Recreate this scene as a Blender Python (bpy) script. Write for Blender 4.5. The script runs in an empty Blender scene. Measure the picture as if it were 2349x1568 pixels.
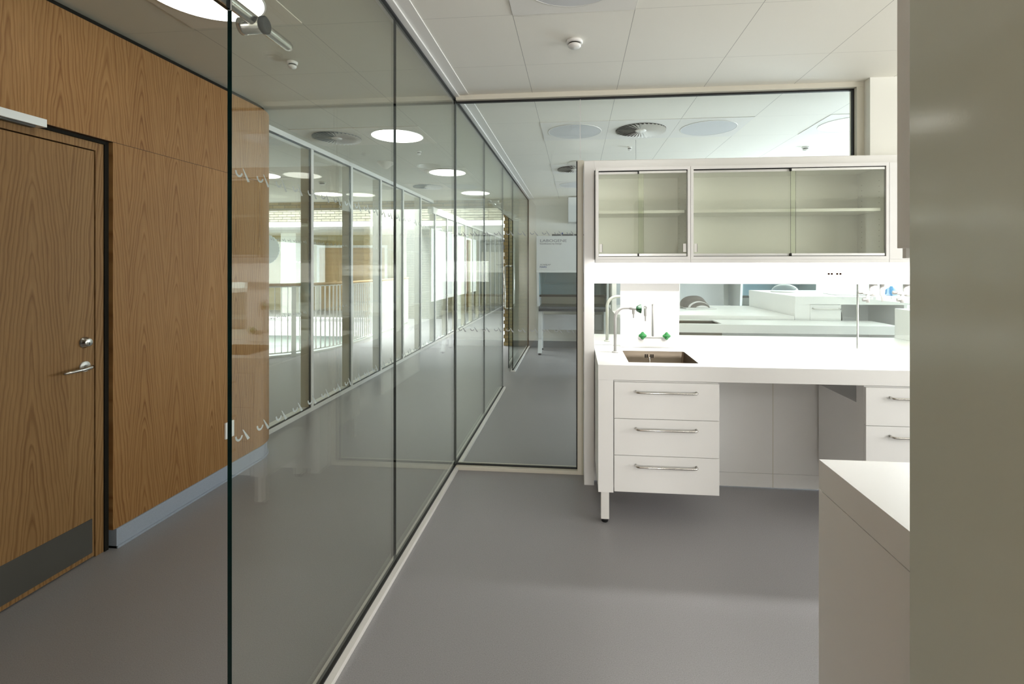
import bpy, bmesh, math, random
from mathutils import Vector, Matrix
random.seed(4)
S = bpy.context.scene
COL = S.collection
PI = math.pi

# ------------------------------------------------------------------ camera
W, Hh = 2349.0, 1568.0
FPX, CX, Y0 = 1125.0, 1214.0, 611.0
cd = bpy.data.cameras.new('camera'); cam = bpy.data.objects.new('camera', cd); COL.objects.link(cam)
cd.sensor_width = 36.0; cd.sensor_fit = 'HORIZONTAL'
cd.lens = FPX / W * 36.0
cd.shift_x = -(CX - W/2) / W
cd.shift_y = -(Hh/2 - Y0) / W
cd.clip_start = 0.05; cd.clip_end = 200
cam.location = (0, 0, 1.46)
cam.rotation_euler = (PI/2, 0, math.atan(108/1125.0))
S.camera = cam

# ------------------------------------------------------------------ colour management, light paths
S.view_settings.view_transform = 'Standard'; S.view_settings.look = 'None'
S.view_settings.gamma = 1.0; S.view_settings.use_curve_mapping = False
S.view_settings.exposure = 0.0
cy = S.cycles
cy.max_bounces = 12; cy.diffuse_bounces = 6; cy.glossy_bounces = 6; cy.transmission_bounces = 6
cy.transparent_max_bounces = 40; cy.caustics_reflective = False; cy.caustics_refractive = False
cy.sample_clamp_indirect = 8.0; cy.use_denoising = True

# ------------------------------------------------------------------ sky, daylight and added fill lights
wd = bpy.data.worlds.new('sky'); S.world = wd; wd.use_nodes = True
bgn = wd.node_tree.nodes['Background']
bgn.inputs[0].default_value = (0.80, 0.90, 1.0, 1); bgn.inputs[1].default_value = 2.0

def area(name, loc, rot, sx, sy, power, col):
    l = bpy.data.lights.new(name, 'AREA'); l.shape = 'RECTANGLE'; l.size = sx; l.size_y = sy
    l.energy = power; l.color = col
    o = bpy.data.objects.new(name, l); o.location = loc; o.rotation_euler = rot; COL.objects.link(o)
    return o
# daylight in the window openings of the right-hand facade (facing -X)
area('daylight_window_front', (5.46, 1.55, 1.70), (0, PI/2, 0), 1.7, 3.4, 86, (1.0, 0.97, 0.91))
area('daylight_window_side', (5.46, -1.1, 1.70), (0, PI/2, 0), 1.7, 3.2, 95, (1.0, 0.97, 0.91))
area('fill_behind_camera', (0.52, -2.96, 1.36), (PI/2, 0, 0), 0.94, 0.42, 84, (1.0, 0.98, 0.94))  # added fill from behind the camera, brightens the faces turned to it
area('daylight_window_rear', (5.46, 7.1, 1.55), (0, PI/2, 0), 1.4, 2.9, 310, (0.76, 0.87, 1.0))
# daylight falling through the atrium rooflight
area('daylight_rooflight', (-5.8, 10.35, 4.7), (0, 0, 0), 8.6, 2.0, 1600, (0.94, 0.97, 1.0))
area('fill_atrium_left', (-11.96, 8.0, 1.57), (0, -PI/2, 0), 1.8, 8.0, 330, (0.86, 0.94, 1.0))  # added side fill that brightens the gallery and corridor floor
area('fill_corridor_end', (-1.42, 16.0, 1.5), (0, PI/2, 0), 2.0, 6.0, 120, (0.88, 0.94, 1.0))  # added panel of light in front of the solid far corridor wall

LAMP_CORR, LAMP_BENCH = 5.2, 55.0

# ------------------------------------------------------------------ node helpers
def new_mat(name):
    m = bpy.data.materials.new(name); m.use_nodes = True
    nt = m.node_tree; nt.nodes.clear()
    out = nt.nodes.new('ShaderNodeOutputMaterial')
    return m, nt, out
class N:
    def __init__(s, nt): s.nt = nt
    def node(s, t, **kw):
        n = s.nt.nodes.new(t)
        for k, v in kw.items(): setattr(n, k, v)
        return n
    def put(s, sock, v):
        if isinstance(v, bpy.types.NodeSocket): s.nt.links.new(v, sock)
        elif v is not None: sock.default_value = v
    def m(s, op, a, b=None, c=None):
        n = s.node('ShaderNodeMath', operation=op)
        s.put(n.inputs[0], a)
        if b is not None: s.put(n.inputs[1], b)
        if c is not None: s.put(n.inputs[2], c)
        return n.outputs[0]
    def pos(s):
        g = s.node('ShaderNodeNewGeometry'); x = s.node('ShaderNodeSeparateXYZ')
        s.nt.links.new(g.outputs['Position'], x.inputs[0])
        return x.outputs[0], x.outputs[1], x.outputs[2], g
    def xyz(s, a, b, c):
        n = s.node('ShaderNodeCombineXYZ')
        for i, v in enumerate((a, b, c)): s.put(n.inputs[i], v)
        return n.outputs[0]
    def noise(s, vec, scale, detail=3.0, rough=0.5):
        n = s.node('ShaderNodeTexNoise'); s.put(n.inputs['Vector'], vec)
        n.inputs['Scale'].default_value = scale; n.inputs['Detail'].default_value = detail
        n.inputs['Roughness'].default_value = rough
        return n.outputs['Fac']
    def mixc(s, f, a, b):
        n = s.node('ShaderNodeMix', data_type='RGBA'); s.put(n.inputs[0], f)
        s.put(n.inputs[6], a); s.put(n.inputs[7], b); return n.outputs[2]
    def ramp(s, f, stops):
        n = s.node('ShaderNodeValToRGB'); s.put(n.inputs[0], f); e = n.color_ramp.elements
        while len(e) < len(stops): e.new(0.5)
        for i, (p, c) in enumerate(stops): e[i].position = p; e[i].color = (*c, 1) if len(c) == 3 else c
        return n.outputs[0]
    def bsdf(s, out, base, rough=0.5, metal=0.0, spec=0.5, **kw):
        b = s.node('ShaderNodeBsdfPrincipled')
        s.put(b.inputs['Base Color'], base); s.put(b.inputs['Roughness'], rough)
        b.inputs['Metallic'].default_value = metal; b.inputs['Specular IOR Level'].default_value = spec
        for k, v in kw.items(): s.put(b.inputs[k], v)
        s.nt.links.new(b.outputs[0], out.inputs[0]); return b
    def bump(s, b, h, strength, dist=0.001):
        n = s.node('ShaderNodeBump'); n.inputs['Strength'].default_value = strength
        n.inputs['Distance'].default_value = dist; s.put(n.inputs['Height'], h)
        s.nt.links.new(n.outputs[0], b.inputs['Normal'])
C4 = lambda r, g, b: (r, g, b, 1.0)

def plain(name, col, rough=0.5, metal=0.0, spec=0.5, var=0.03, scale=6.0):
    m, nt, out = new_mat(name); n = N(nt); _, _, _, g = n.pos()
    f = n.noise(g.outputs['Position'], scale, 2)
    lo = tuple(c*(1-var) for c in col); hi = tuple(min(1, c*(1+var)) for c in col)
    n.bsdf(out, n.mixc(f, C4(*lo), C4(*hi)), rough, metal, spec)
    return m
def emit(name, col, strength):
    m, nt, out = new_mat(name); e = nt.nodes.new('ShaderNodeEmission')
    e.inputs[0].default_value = C4(*col); e.inputs[1].default_value = strength
    nt.links.new(e.outputs[0], out.inputs[0]); return m

def glass(name, tint=(0.972, 0.985, 0.968), f0=0.042):
    m, nt, out = new_mat(name); n = N(nt)
    g = n.node('ShaderNodeNewGeometry')
    d = n.node('ShaderNodeVectorMath', operation='DOT_PRODUCT')
    nt.links.new(g.outputs['Normal'], d.inputs[0]); nt.links.new(g.outputs['Incoming'], d.inputs[1])
    c = n.m('ABSOLUTE', d.outputs['Value'])
    sch = n.m('ADD', n.m('MULTIPLY', n.m('POWER', n.m('SUBTRACT', 1.0, c), 5.0), 1 - f0), f0)
    tr = n.node('ShaderNodeBsdfTransparent'); tr.inputs[0].default_value = C4(*tint)
    gl = n.node('ShaderNodeBsdfGlossy'); gl.inputs['Roughness'].default_value = 0.0
    gl.inputs['Color'].default_value = C4(0.97, 1.0, 0.97)
    mx = n.node('ShaderNodeMixShader'); nt.links.new(sch, mx.inputs[0])
    nt.links.new(tr.outputs[0], mx.inputs[1]); nt.links.new(gl.outputs[0], mx.inputs[2])
    nt.links.new(mx.outputs[0], out.inputs[0]); return m

def wood(name, light, mid, dark, pitch=0.235, seam_z=None, seed=0.0, axis='Y'):
    """oak veneer leaves with cathedral grain running vertically"""
    m, nt, out = new_mat(name); n = N(nt); x, y, z, g = n.pos()
    h = y if axis == 'Y' else x
    h = n.m('ADD', h, 50.0 + seed)
    cell = n.m('FLOOR', n.m('DIVIDE', h, pitch))
    loc = n.m('SUBTRACT', n.m('SUBTRACT', h, n.m('MULTIPLY', cell, pitch)), pitch/2)
    wn = n.node('ShaderNodeTexWhiteNoise', noise_dimensions='1D'); n.put(wn.inputs['W'], n.m('ADD', cell, seed))
    rnd = wn.outputs['Value']
    if seam_z is not None:
        up = n.m('GREATER_THAN', z, seam_z)
        wn2 = n.node('ShaderNodeTexWhiteNoise', noise_dimensions='1D')
        n.put(wn2.inputs['W'], n.m('ADD', n.m('ADD', cell, 17.3), n.m('MULTIPLY', up, 31.7)))
        rnd = wn2.outputs['Value']
    off = n.m('MULTIPLY', n.m('SUBTRACT', rnd, 0.5), 0.10)
    lo = n.m('ADD', loc, off)
    wob = n.noise(n.xyz(n.m('MULTIPLY', h, 1.6), n.m('MULTIPLY', rnd, 9.0), n.m('MULTIPLY', z, 0.9)), 2.6, 3, 0.55)
    wob2 = n.noise(n.xyz(n.m('MULTIPLY', h, 14.0), n.m('MULTIPLY', rnd, 5.0), n.m('MULTIPLY', z, 2.2)), 2.0, 2, 0.5)
    rad = n.m('SQRT', n.m('ADD', n.m('MULTIPLY', lo, lo), 0.00012))
    taper = n.m('MULTIPLY', z, n.m('ADD', 0.055, n.m('MULTIPLY', rnd, 0.05)))
    t = n.m('ADD', n.m('ADD', rad, taper), n.m('ADD', n.m('MULTIPLY', wob, 0.055), n.m('MULTIPLY', wob2, 0.008)))
    ph = n.m('MULTIPLY', t, 1.0/0.0165)
    ph = n.m('ADD', ph, n.m('MULTIPLY', n.noise(n.xyz(n.m('MULTIPLY', t, 34.0), n.m('MULTIPLY', rnd, 7.0), 0.0), 1.0, 2), 2.0))
    fr = n.m('FRACT', ph)
    # sharp late-wood line, soft early wood
    line = n.ramp(fr, [(0.0, (0.9, 0.9, 0.9)), (0.25, (0.15, 0.15, 0.15)), (0.75, (0.35, 0.35, 0.35)), (1.0, (1, 1, 1))])
    fade = n.noise(n.xyz(n.m('MULTIPLY', h, 5.0), rnd, n.m('MULTIPLY', z, 0.6)), 2.0, 2)
    pores = n.noise(n.xyz(n.m('MULTIPLY', h, 420.0), 0.0, n.m('MULTIPLY', z, 7.0)), 1.0, 2, 0.6)
    c = n.mixc(n.m('MULTIPLY', line, n.m('ADD', 0.28, fade)), C4(*light), C4(*mid))
    c = n.mixc(n.m('MULTIPLY', n.m('SUBTRACT', pores, 0.42), 1.1), c, C4(*dark))
    c = n.mixc(n.m('MULTIPLY', rnd, 0.25), c, C4(*mid))
    if seam_z is not None:
        s = n.m('LESS_THAN', n.m('ABSOLUTE', n.m('SUBTRACT', z, seam_z)), 0.0016)
        c = n.mixc(n.m('MULTIPLY', s, 0.75), c, C4(0.03, 0.017, 0.01))
    b = n.bsdf(out, c, 0.5, 0, 0.18)
    return m

def ceiling_mat(name, ox, oy, col):
    m, nt, out = new_mat(name); n = N(nt); x, y, z, g = n.pos()
    def seam(v, o, p, w):
        f = n.m('FRACT', n.m('DIVIDE', n.m('ADD', v, p*100 - o), p))
        d = n.m('MINIMUM', f, n.m('SUBTRACT', 1.0, f))
        return n.m('LESS_THAN', d, w/p)
    s = n.m('MAXIMUM', seam(x, ox, 0.59, 0.0016), n.m('MULTIPLY', seam(y, oy, 0.6, 0.0013), 0.55))
    f = n.noise(g.outputs['Position'], 900, 1)
    base = n.mixc(f, C4(*[c*0.985 for c in col]), C4(*[min(1, c*1.015) for c in col]))
    c = n.mixc(n.m('MULTIPLY', s, 0.6), base, C4(0.10, 0.095, 0.08))
    n.bsdf(out, c, 0.6, 0, 0.3); return m

def brick_mat(name, c1, c2, mortar):
    m, nt, out = new_mat(name); n = N(nt); x, y, z, g = n.pos()
    b = n.node('ShaderNodeTexBrick')
    n.put(b.inputs['Vector'], n.xyz(n.m('ADD', x, y), z, 0.0))
    b.inputs['Color1'].default_value = C4(*c1); b.inputs['Color2'].default_value = C4(*c2)
    b.inputs['Mortar'].default_value = C4(*mortar); b.inputs['Scale'].default_value = 1.0
    b.inputs['Mortar Size'].default_value = 0.006; b.inputs['Mortar Smooth'].default_value = 0.1
    b.inputs['Brick Width'].default_value = 0.24; b.inputs['Row Height'].default_value = 0.066
    n.bsdf(out, b.outputs['Color'], 0.85, 0, 0.2); return m

def vinyl(name, col, sp=0.22):
    m, nt, out = new_mat(name); n = N(nt); x, y, z, g = n.pos()
    a = n.noise(g.outputs['Position'], 260, 2, 0.7); b_ = n.noise(g.outputs['Position'], 1.1, 2)
    d = n.ramp(a, [(0.30, (0.0,)*3), (0.44, (0.5,)*3), (0.58, (0.5,)*3), (0.72, (1.0,)*3)])
    c = n.mixc(d, C4(*[k*(1-sp*1.6) for k in col]), C4(*[k*(1+sp*1.3) for k in col]))
    c2 = n.mixc(n.m('MULTIPLY', b_, 0.14), c, C4(*[k*0.8 for k in col]))
    n.bsdf(out, c2, 0.38, 0, 0.4); return m

M = {}
M['white'] = plain('white_laminate', (0.85, 0.845, 0.83), 0.38, 0, 0.4, 0.01)
M['top'] = plain('white_worktop', (0.84, 0.835, 0.82), 0.35, 0, 0.4, 0.01)
M['ivory'] = plain('ivory_frame', (0.66, 0.63, 0.54), 0.4, 0, 0.4, 0.02)
M['frame_white'] = plain('white_frame', (0.76, 0.75, 0.72), 0.35, 0, 0.4, 0.02)
M['wallwhite'] = plain('white_wall_paint', (0.82, 0.82, 0.77), 0.7, 0, 0.2, 0.015)
M['black'] = plain('black_rubber', (0.012, 0.012, 0.012), 0.55, 0, 0.3)
M['dark'] = plain('dark_gap', (0.02, 0.018, 0.015), 0.9, 0, 0.05)
M['steel'] = plain('brushed_steel', (0.52, 0.49, 0.44), 0.28, 1.0, 0.5, 0.05, 40)
M['sinksteel'] = plain('sink_steel', (0.24, 0.20, 0.155), 0.32, 1.0, 0.5, 0.08, 12)
M['chrome'] = plain('satin_chrome', (0.62, 0.60, 0.56), 0.22, 1.0, 0.5, 0.03)
M['alu'] = plain('aluminium', (0.70, 0.70, 0.68), 0.35, 0.3, 0.5, 0.02)
M['kick'] = plain('kick_plate_metal', (0.085, 0.08, 0.072), 0.5, 0.4, 0.4, 0.02)
M['green'] = plain('green_plastic', (0.006, 0.075, 0.022), 0.25, 0, 0.6, 0.1, 30)
M['greenpale'] = plain('pale_green_plastic', (0.03, 0.22, 0.06), 0.25, 0, 0.6, 0.1, 30)
M['pipe'] = plain('white_epoxy', (0.56, 0.555, 0.54), 0.25, 0, 0.5, 0.01)
M['ribbed'] = plain('grey_nozzle', (0.45, 0.44, 0.42), 0.35, 0.5, 0.5)
M['brown'] = plain('brown_port', (0.012, 0.006, 0.003), 0.9, 0, 0.05)
M['mark'] = plain('frosted_marking', (0.42, 0.45, 0.47), 0.6, 0, 0.2)
M['g_edge'] = plain('glass_edge', (0.0012, 0.009, 0.008), 0.2, 0, 0.4, 0.9, 30)
M['seal'] = plain('glass_seal', (0.06, 0.065, 0.06), 0.5)
M['glass'] = glass('clear_glass')
M['glass2'] = glass('cabinet_glass', (0.955, 0.97, 0.925))
M['glassblue'] = glass('sash_glass', (0.88, 0.95, 0.97))
M['oak'] = wood('oak_veneer', (0.385, 0.215, 0.085), (0.175, 0.074, 0.020), (0.085, 0.036, 0.011), 0.235, 2.102)
M['oakdoor'] = wood('oak_door', (0.315, 0.185, 0.078), (0.155, 0.073, 0.024), (0.085, 0.038, 0.013), 0.31, None, 3.37)
M['oakrail'] = wood('oak_handrail', (0.55, 0.38, 0.20), (0.42, 0.27, 0.13), (0.3, 0.18, 0.09), 0.1)
M['oakfar'] = wood('oak_panelling', (0.40, 0.31, 0.11), (0.32, 0.24, 0.08), (0.24, 0.18, 0.07), 0.4, None, 1.2, 'X')
M['orange'] = plain('orange_wood', (0.45, 0.19, 0.05), 0.5, 0, 0.3, 0.1)
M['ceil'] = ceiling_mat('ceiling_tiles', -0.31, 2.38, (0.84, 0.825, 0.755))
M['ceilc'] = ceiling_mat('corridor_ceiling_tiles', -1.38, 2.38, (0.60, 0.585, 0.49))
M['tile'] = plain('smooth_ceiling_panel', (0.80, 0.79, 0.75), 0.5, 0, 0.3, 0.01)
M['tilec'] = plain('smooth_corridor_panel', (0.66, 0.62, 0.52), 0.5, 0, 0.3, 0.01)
M['cab_in'] = plain('cupboard_interior', (0.80, 0.815, 0.70), 0.5, 0, 0.3, 0.01)
M['diffoff'] = plain('unlit_diffuser', (0.64, 0.655, 0.67), 0.3, 0, 0.5, 0.01)
M['diffon'] = emit('lit_diffuser', (1.0, 0.97, 0.90), LAMP_CORR)
M['striplight'] = emit('bench_light_tube', (1.0, 0.985, 0.96), LAMP_BENCH)
M['floor'] = vinyl('grey_speckled_vinyl', (0.298, 0.290, 0.298))
M['skirt'] = vinyl('blue_grey_skirting', (0.33, 0.37, 0.44), 0.12)
M['skirtd'] = plain('grey_skirting', (0.22, 0.23, 0.24), 0.6)
M['brick'] = brick_mat('yellow_brick', (0.46, 0.36, 0.19), (0.36, 0.26, 0.12), (0.20, 0.17, 0.11))
M['brickpale'] = brick_mat('pale_brick', (0.20, 0.195, 0.155), (0.165, 0.155, 0.12), (0.02, 0.018, 0.012))
M['panelgloss'] = None
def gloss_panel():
    m, nt, out = new_mat('glossy_shaded_panel'); n = N(nt); x, y, z, g = n.pos()  # white panel whose shade is put into an even grey base colour
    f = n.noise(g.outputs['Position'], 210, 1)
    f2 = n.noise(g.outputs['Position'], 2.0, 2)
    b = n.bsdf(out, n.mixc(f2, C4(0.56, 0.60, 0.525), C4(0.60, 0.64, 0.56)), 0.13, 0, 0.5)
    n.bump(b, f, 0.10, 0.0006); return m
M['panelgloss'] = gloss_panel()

# ------------------------------------------------------------------ geometry helpers
class MB:
    def __init__(s): s.bm = bmesh.new(); s.mats = []
    def _mi(s, m):
        m = M[m] if isinstance(m, str) else m
        if m not in s.mats: s.mats.append(m)
        return s.mats.index(m)
    def box(s, x0, x1, y0, y1, z0, z1, mat='white'):
        mi = s._mi(mat); v = [s.bm.verts.new(p) for p in
            ((x0,y0,z0),(x1,y0,z0),(x1,y1,z0),(x0,y1,z0),(x0,y0,z1),(x1,y0,z1),(x1,y1,z1),(x0,y1,z1))]
        for f in ((0,3,2,1),(4,5,6,7),(0,1,5,4),(1,2,6,5),(2,3,7,6),(3,0,4,7)):
            s.bm.faces.new([v[i] for i in f]).material_index = mi
        return s
    def prism(s, pts, z0, z1, mat='white'):
        mi = s._mi(mat)
        a = sum(pts[i][0]*pts[(i+1) % len(pts)][1]-pts[(i+1) % len(pts)][0]*pts[i][1] for i in range(len(pts)))
        if a < 0: pts = pts[::-1]
        lo = [s.bm.verts.new((p[0], p[1], z0)) for p in pts]; hi = [s.bm.verts.new((p[0], p[1], z1)) for p in pts]
        s.bm.faces.new(lo[::-1]).material_index = mi; s.bm.faces.new(hi).material_index = mi
        k = len(pts)
        for i in range(k):
            s.bm.faces.new((lo[i], lo[(i+1) % k], hi[(i+1) % k], hi[i])).material_index = mi
        return s
    def poly(s, pts, mat='white', smooth=False):
        f = s.bm.faces.new([s.bm.verts.new(p) for p in pts]); f.material_index = s._mi(mat); f.smooth = smooth
        return s
    def extr(s, pts3, d, mat='white'):
        """extrude a closed 3d polygon by vector d"""
        mi = s._mi(mat); d = Vector(d)
        a = [s.bm.verts.new(p) for p in pts3]; b = [s.bm.verts.new(Vector(p)+d) for p in pts3]
        fs = [s.bm.faces.new(a), s.bm.faces.new(b[::-1])]
        k = len(a)
        for i in range(k): fs.append(s.bm.faces.new((a[i], b[i], b[(i+1) % k], a[(i+1) % k])))
        for f in fs: f.material_index = mi
        bmesh.ops.recalc_face_normals(s.bm, faces=fs)
        return s
    def lathe(s, c, prof, mat='white', axis='Z', n=32, smooth=True):
        """prof = [(r, t)...] along the axis starting at point c"""
        mi = s._mi(mat); c = Vector(c); rings = []
        for r, t in prof:
            ring = []
            for i in range(n):
                a = 2*PI*i/n; u, v = r*math.cos(a), r*math.sin(a)
                p = {'Z': (u, v, t), 'Y': (u, t, v), 'X': (t, u, v)}[axis]
                ring.append(s.bm.verts.new(c+Vector(p)))
            rings.append(ring)
        fs = []
        for a, b in zip(rings, rings[1:]):
            for i in range(n):
                f = s.bm.faces.new((a[i], a[(i+1) % n], b[(i+1) % n], b[i])); f.smooth = smooth; fs.append(f)
        for ring in (rings[0], rings[-1]):
            if prof[0 if ring is rings[0] else -1][0] > 1e-6: fs.append(s.bm.faces.new(ring))
        for f in fs: f.material_index = mi
        bmesh.ops.recalc_face_normals(s.bm, faces=fs)
        return s
    def tube(s, pts, r, mat='steel', n=12, rs=None):
        mi = s._mi(mat); pts = [Vector(p) for p in pts]; rings = []
        up = Vector((0, 0, 1)); fs = []; prev = None
        for i, p in enumerate(pts):
            d = (pts[min(i+1, len(pts)-1)]-pts[max(i-1, 0)]).normalized()
            if prev is None:
                a = d.cross(up if abs(d.z) < 0.9 else Vector((1, 0, 0))).normalized()
            else:
                a = (prev - d*prev.dot(d)).normalized()
            prev = a; b = d.cross(a)
            rr = rs[i] if rs else r
            rings.append([s.bm.verts.new(p+(a*math.cos(2*PI*k/n)+b*math.sin(2*PI*k/n))*rr) for k in range(n)])
        for q, w in zip(rings, rings[1:]):
            for k in range(n):
                f = s.bm.faces.new((q[k], q[(k+1) % n], w[(k+1) % n], w[k])); f.smooth = True; fs.append(f)
        fs.append(s.bm.faces.new(rings[0])); fs.append(s.bm.faces.new(rings[-1][::-1]))
        for f in fs: f.material_index = mi
        bmesh.ops.recalc_face_normals(s.bm, faces=fs)
        return s
    def pane(s, x0, x1, y0, y1, z0, z1, thin, gm='glass', em='g_edge'):
        """glass slab: the two big faces are glass, the narrow edges dark green"""
        k = len(s.bm.faces); s.box(x0, x1, y0, y1, z0, z1, gm); s.bm.faces.ensure_lookup_table()
        e = s._mi(em); big = {'X': (5, 3), 'Y': (2, 4), 'Z': (0, 1)}[thin]
        for i in range(6):
            if i not in big: s.bm.faces[k+i].material_index = e
        return s

BASE = {}
def link(o, parent=None):
    COL.objects.link(o)
    if parent: o.parent = parent
    return o
def root(name, loc, label, cat, group=None, kind=None):
    o = bpy.data.objects.new(name, None); o.location = loc; o.empty_display_size = 0.1; link(o)
    BASE[o.name] = Vector(loc); o['label'] = label; o['category'] = cat
    if group: o['group'] = group
    if kind: o['kind'] = kind
    return o
def part(name, mb, parent, label=None, bevel=0.0, kind=None):
    base = BASE[parent.name]
    me = bpy.data.meshes.new(name)
    bmesh.ops.translate(mb.bm, verts=mb.bm.verts, vec=-base)
    mb.bm.to_mesh(me); mb.bm.free()
    for m in mb.mats: me.materials.append(m)
    o = bpy.data.objects.new(name, me); link(o, parent); BASE[o.name] = base
    if label: o['label'] = label
    if kind: o['kind'] = kind
    if bevel:
        b = o.modifiers.new('edge', 'BEVEL'); b.width = bevel; b.segments = 2; b.limit_method = 'ANGLE'
        b.angle_limit = 0.7
    return o
def single(name, mb, loc, label=None, cat=None, group=None, kind=None, bevel=0.0):
    me = bpy.data.meshes.new(name)
    bmesh.ops.translate(mb.bm, verts=mb.bm.verts, vec=-Vector(loc))
    mb.bm.to_mesh(me); mb.bm.free()
    for m in mb.mats: me.materials.append(m)
    o = bpy.data.objects.new(name, me); o.location = loc; link(o); BASE[o.name] = Vector(loc)
    if label: o['label'] = label
    if cat: o['category'] = cat
    if group: o['group'] = group
    if kind: o['kind'] = kind
    if bevel:
        b = o.modifiers.new('edge', 'BEVEL'); b.width = bevel; b.segments = 2; b.limit_method = 'ANGLE'
        b.angle_limit = 0.7
    return o
def copy_tree(o, parent=None):
    c = o.copy(); link(c, parent); 
    if parent is not None: c.matrix_parent_inverse = o.matrix_parent_inverse.copy()
    for ch in [k for k in o.children]: copy_tree(ch, c)
    return c
def dup(o, loc, label, group=None):
    c = copy_tree(o); c.location = loc; c['label'] = label; BASE[c.name] = Vector(loc)
    if group: c['group'] = group
    return c
def text_mesh(name, body, size, loc, mat, parent, shear=0.0, sx=1.0, extr=0.0006):
    cu = bpy.data.curves.new(name, 'FONT'); cu.body = body; cu.size = size; cu.extrude = extr; cu.shear = shear
    t = bpy.data.objects.new(name, cu); COL.objects.link(t)
    bpy.context.view_layer.update()
    me = bpy.data.meshes.new_from_object(t.evaluated_get(bpy.context.evaluated_depsgraph_get()))
    bpy.data.objects.remove(t)
    base = BASE[parent.name]
    for v in me.vertices:
        x, y, z = v.co; v.co = Vector((loc[0]+x*sx, loc[1]-z, loc[2]+y)) - base
    me.materials.clear(); me.materials.append(M[mat])
    o = bpy.data.objects.new(name, me); link(o, parent); BASE[o.name] = base
    return o

# ================================================================== ROOM SHELL
CEIL = 2.69
RW = 5.5      # facade plane on the right
# floors ----------------------------------------------------------
curve = [(-12, 6.60), (-7.4, 6.66), (-6.4, 6.76), (-5.6, 6.98), (-5.1, 7.20), (-4.72, 7.48), (-4.44, 7.82), (-4.28, 8.2),
         (-4.20, 8.7), (-4.20, 9.4), (-4.22, 10.2), (-4.27, 11.2), (-4.34, 12.30)]
b = MB()
b.prism([(-12, 3.6), (RW+0.1, 3.6), (RW+0.1, 9.0), (-1.0, 9.0), (-1.0, 22.3), (-12, 22.3), (-12, 12.3)] + curve[::-1], -0.28, 0, 'floor')
b.box(-12, RW+0.1, -3.0, 3.6, -0.28, 0, 'floor')
single('floor', b, (0, 0, 0), 'grey speckled vinyl floor of the laboratories and corridor', 'floor', kind='structure')
b = MB(); b.prism([(-12, 12.32), (-4.36, 12.32)] + [(x-0.004 if y > 8.6 else x, y+0.004) for x, y in curve[::-1]], -3.7, -3.6, 'floor')
single('floor_lower', b, (-7, 9, -3.7), 'pale floor of the storey below, seen down the void', 'floor', kind='structure')
b = MB()
for (x0, y0), (x1, y1) in zip(curve, curve[1:]):
    d = Vector((x1-x0, y1-y0, 0)).normalized(); nn = Vector((-d.y, d.x, 0))*0.012*1
    b.prism([(x0, y0), (x1, y1), (x1+nn.x, y1+nn.y), (x0+nn.x, y0+nn.y)], -0.32, 0.035, 'frame_white')
b.box(-12, -4.34, 12.285, 12.30, -0.36, 0.01, 'frame_white')
single('trim_1', b, (-4.3, 8, -0.32), 'white fascia band round the curved edge of the void', 'trim', kind='structure')
# ceilings --------------------------------------------------------
b = MB(); b.box(-0.92, RW+0.1, -3.0, 8.95, CEIL, CEIL+0.1, 'ceil')
single('ceiling', b, (2, 3, CEIL), 'tiled ceiling of the laboratories', 'ceiling', kind='structure')
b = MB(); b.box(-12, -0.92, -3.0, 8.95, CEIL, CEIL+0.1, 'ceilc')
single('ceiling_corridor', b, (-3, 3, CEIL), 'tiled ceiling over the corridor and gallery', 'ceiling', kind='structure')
b = MB(); b.box(-12, -0.9, 12.45, 22.3, 2.5, 2.6, 'tile')
single('ceiling_far', b, (-5, 17, 2.5), 'lower ceiling beyond the rooflight', 'ceiling', kind='structure')
# outer walls -----------------------------------------------------
b = MB()
b.box(RW, RW+0.1, -3.0, 9.0, 0, 0.85, 'wallwhite'); b.box(RW, RW+0.1, -3.0, 9.0, 2.55, CEIL, 'wallwhite')
for y0, y1 in ((-3.0, -2.7), (0.5, 0.9), (3.25, 4.0), (8.6, 9.0)): b.box(RW, RW+0.1, y0, y1, 0.85, 2.55, 'wallwhite')
single('wall_right', b, (RW, 3, 0), 'white outer wall with window openings', 'wall', kind='structure')
b = MB(); b.box(-12, 0.04, -3.1, -3.0, 0, CEIL, 'wallwhite'); b.box(0.04, 1.0, -3.1, -3.0, 0, 1.14, 'wallwhite'); b.box(0.04, 1.0, -3.1, -3.0, 1.58, CEIL, 'wallwhite'); b.box(1.0, RW+0.1, -3.1, -3.0, 0, CEIL, 'wallwhite');
single('wall_front', b, (0, -3, 0), 'white wall behind the camera', 'wall', kind='structure')
b = MB(); b.box(-0.86, RW, 8.9, 8.95, 0, CEIL, 'wallwhite')
single('wall_back', b, (2, 8.9, 0), 'white end wall of the second laboratory', 'wall', kind='structure')
b = MB(); b.box(-0.86, RW, 8.885, 8.9, 0, 0.11, 'skirtd')
single('baseboard_back', b, (2, 8.89, 0), 'dark grey skirting of the end wall', 'skirting', kind='structure')
b = MB(); b.box(1.904, RW, 3.39, 3.57, 2.167, CEIL, 'wallwhite'); b.box(3.0, RW, 3.36, 3.57, 0, 2.165, 'wallwhite')
single('wall_middle', b, (1.904, 3.39, 0), 'white pier and wall between the two laboratories', 'wall', kind='structure')
b = MB(); b.box(-12.1, -12, -3, 3.9, -3.7, 6, 'wallwhite'); b.box(-12.1, -12, 12.2, 22.3, -3.7, 6, 'wallwhite'); b.box(-12.1, -12, 3.9, 12.2, -3.7, 0.6, 'wallwhite'); b.box(-12.1, -12, 3.9, 12.2, 2.55, 6, 'wallwhite')
single('wall_atrium_left', b, (-12, 10, -3.7), 'white wall closing the atrium', 'wall', kind='structure')
M['lowerwall'] = plain('pale_green_wall', (0.50, 0.56, 0.50), 0.6)
b = MB(); b.box(-12, -4.36, 12.36, 12.45, -3.6, -0.29, 'lowerwall')
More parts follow.
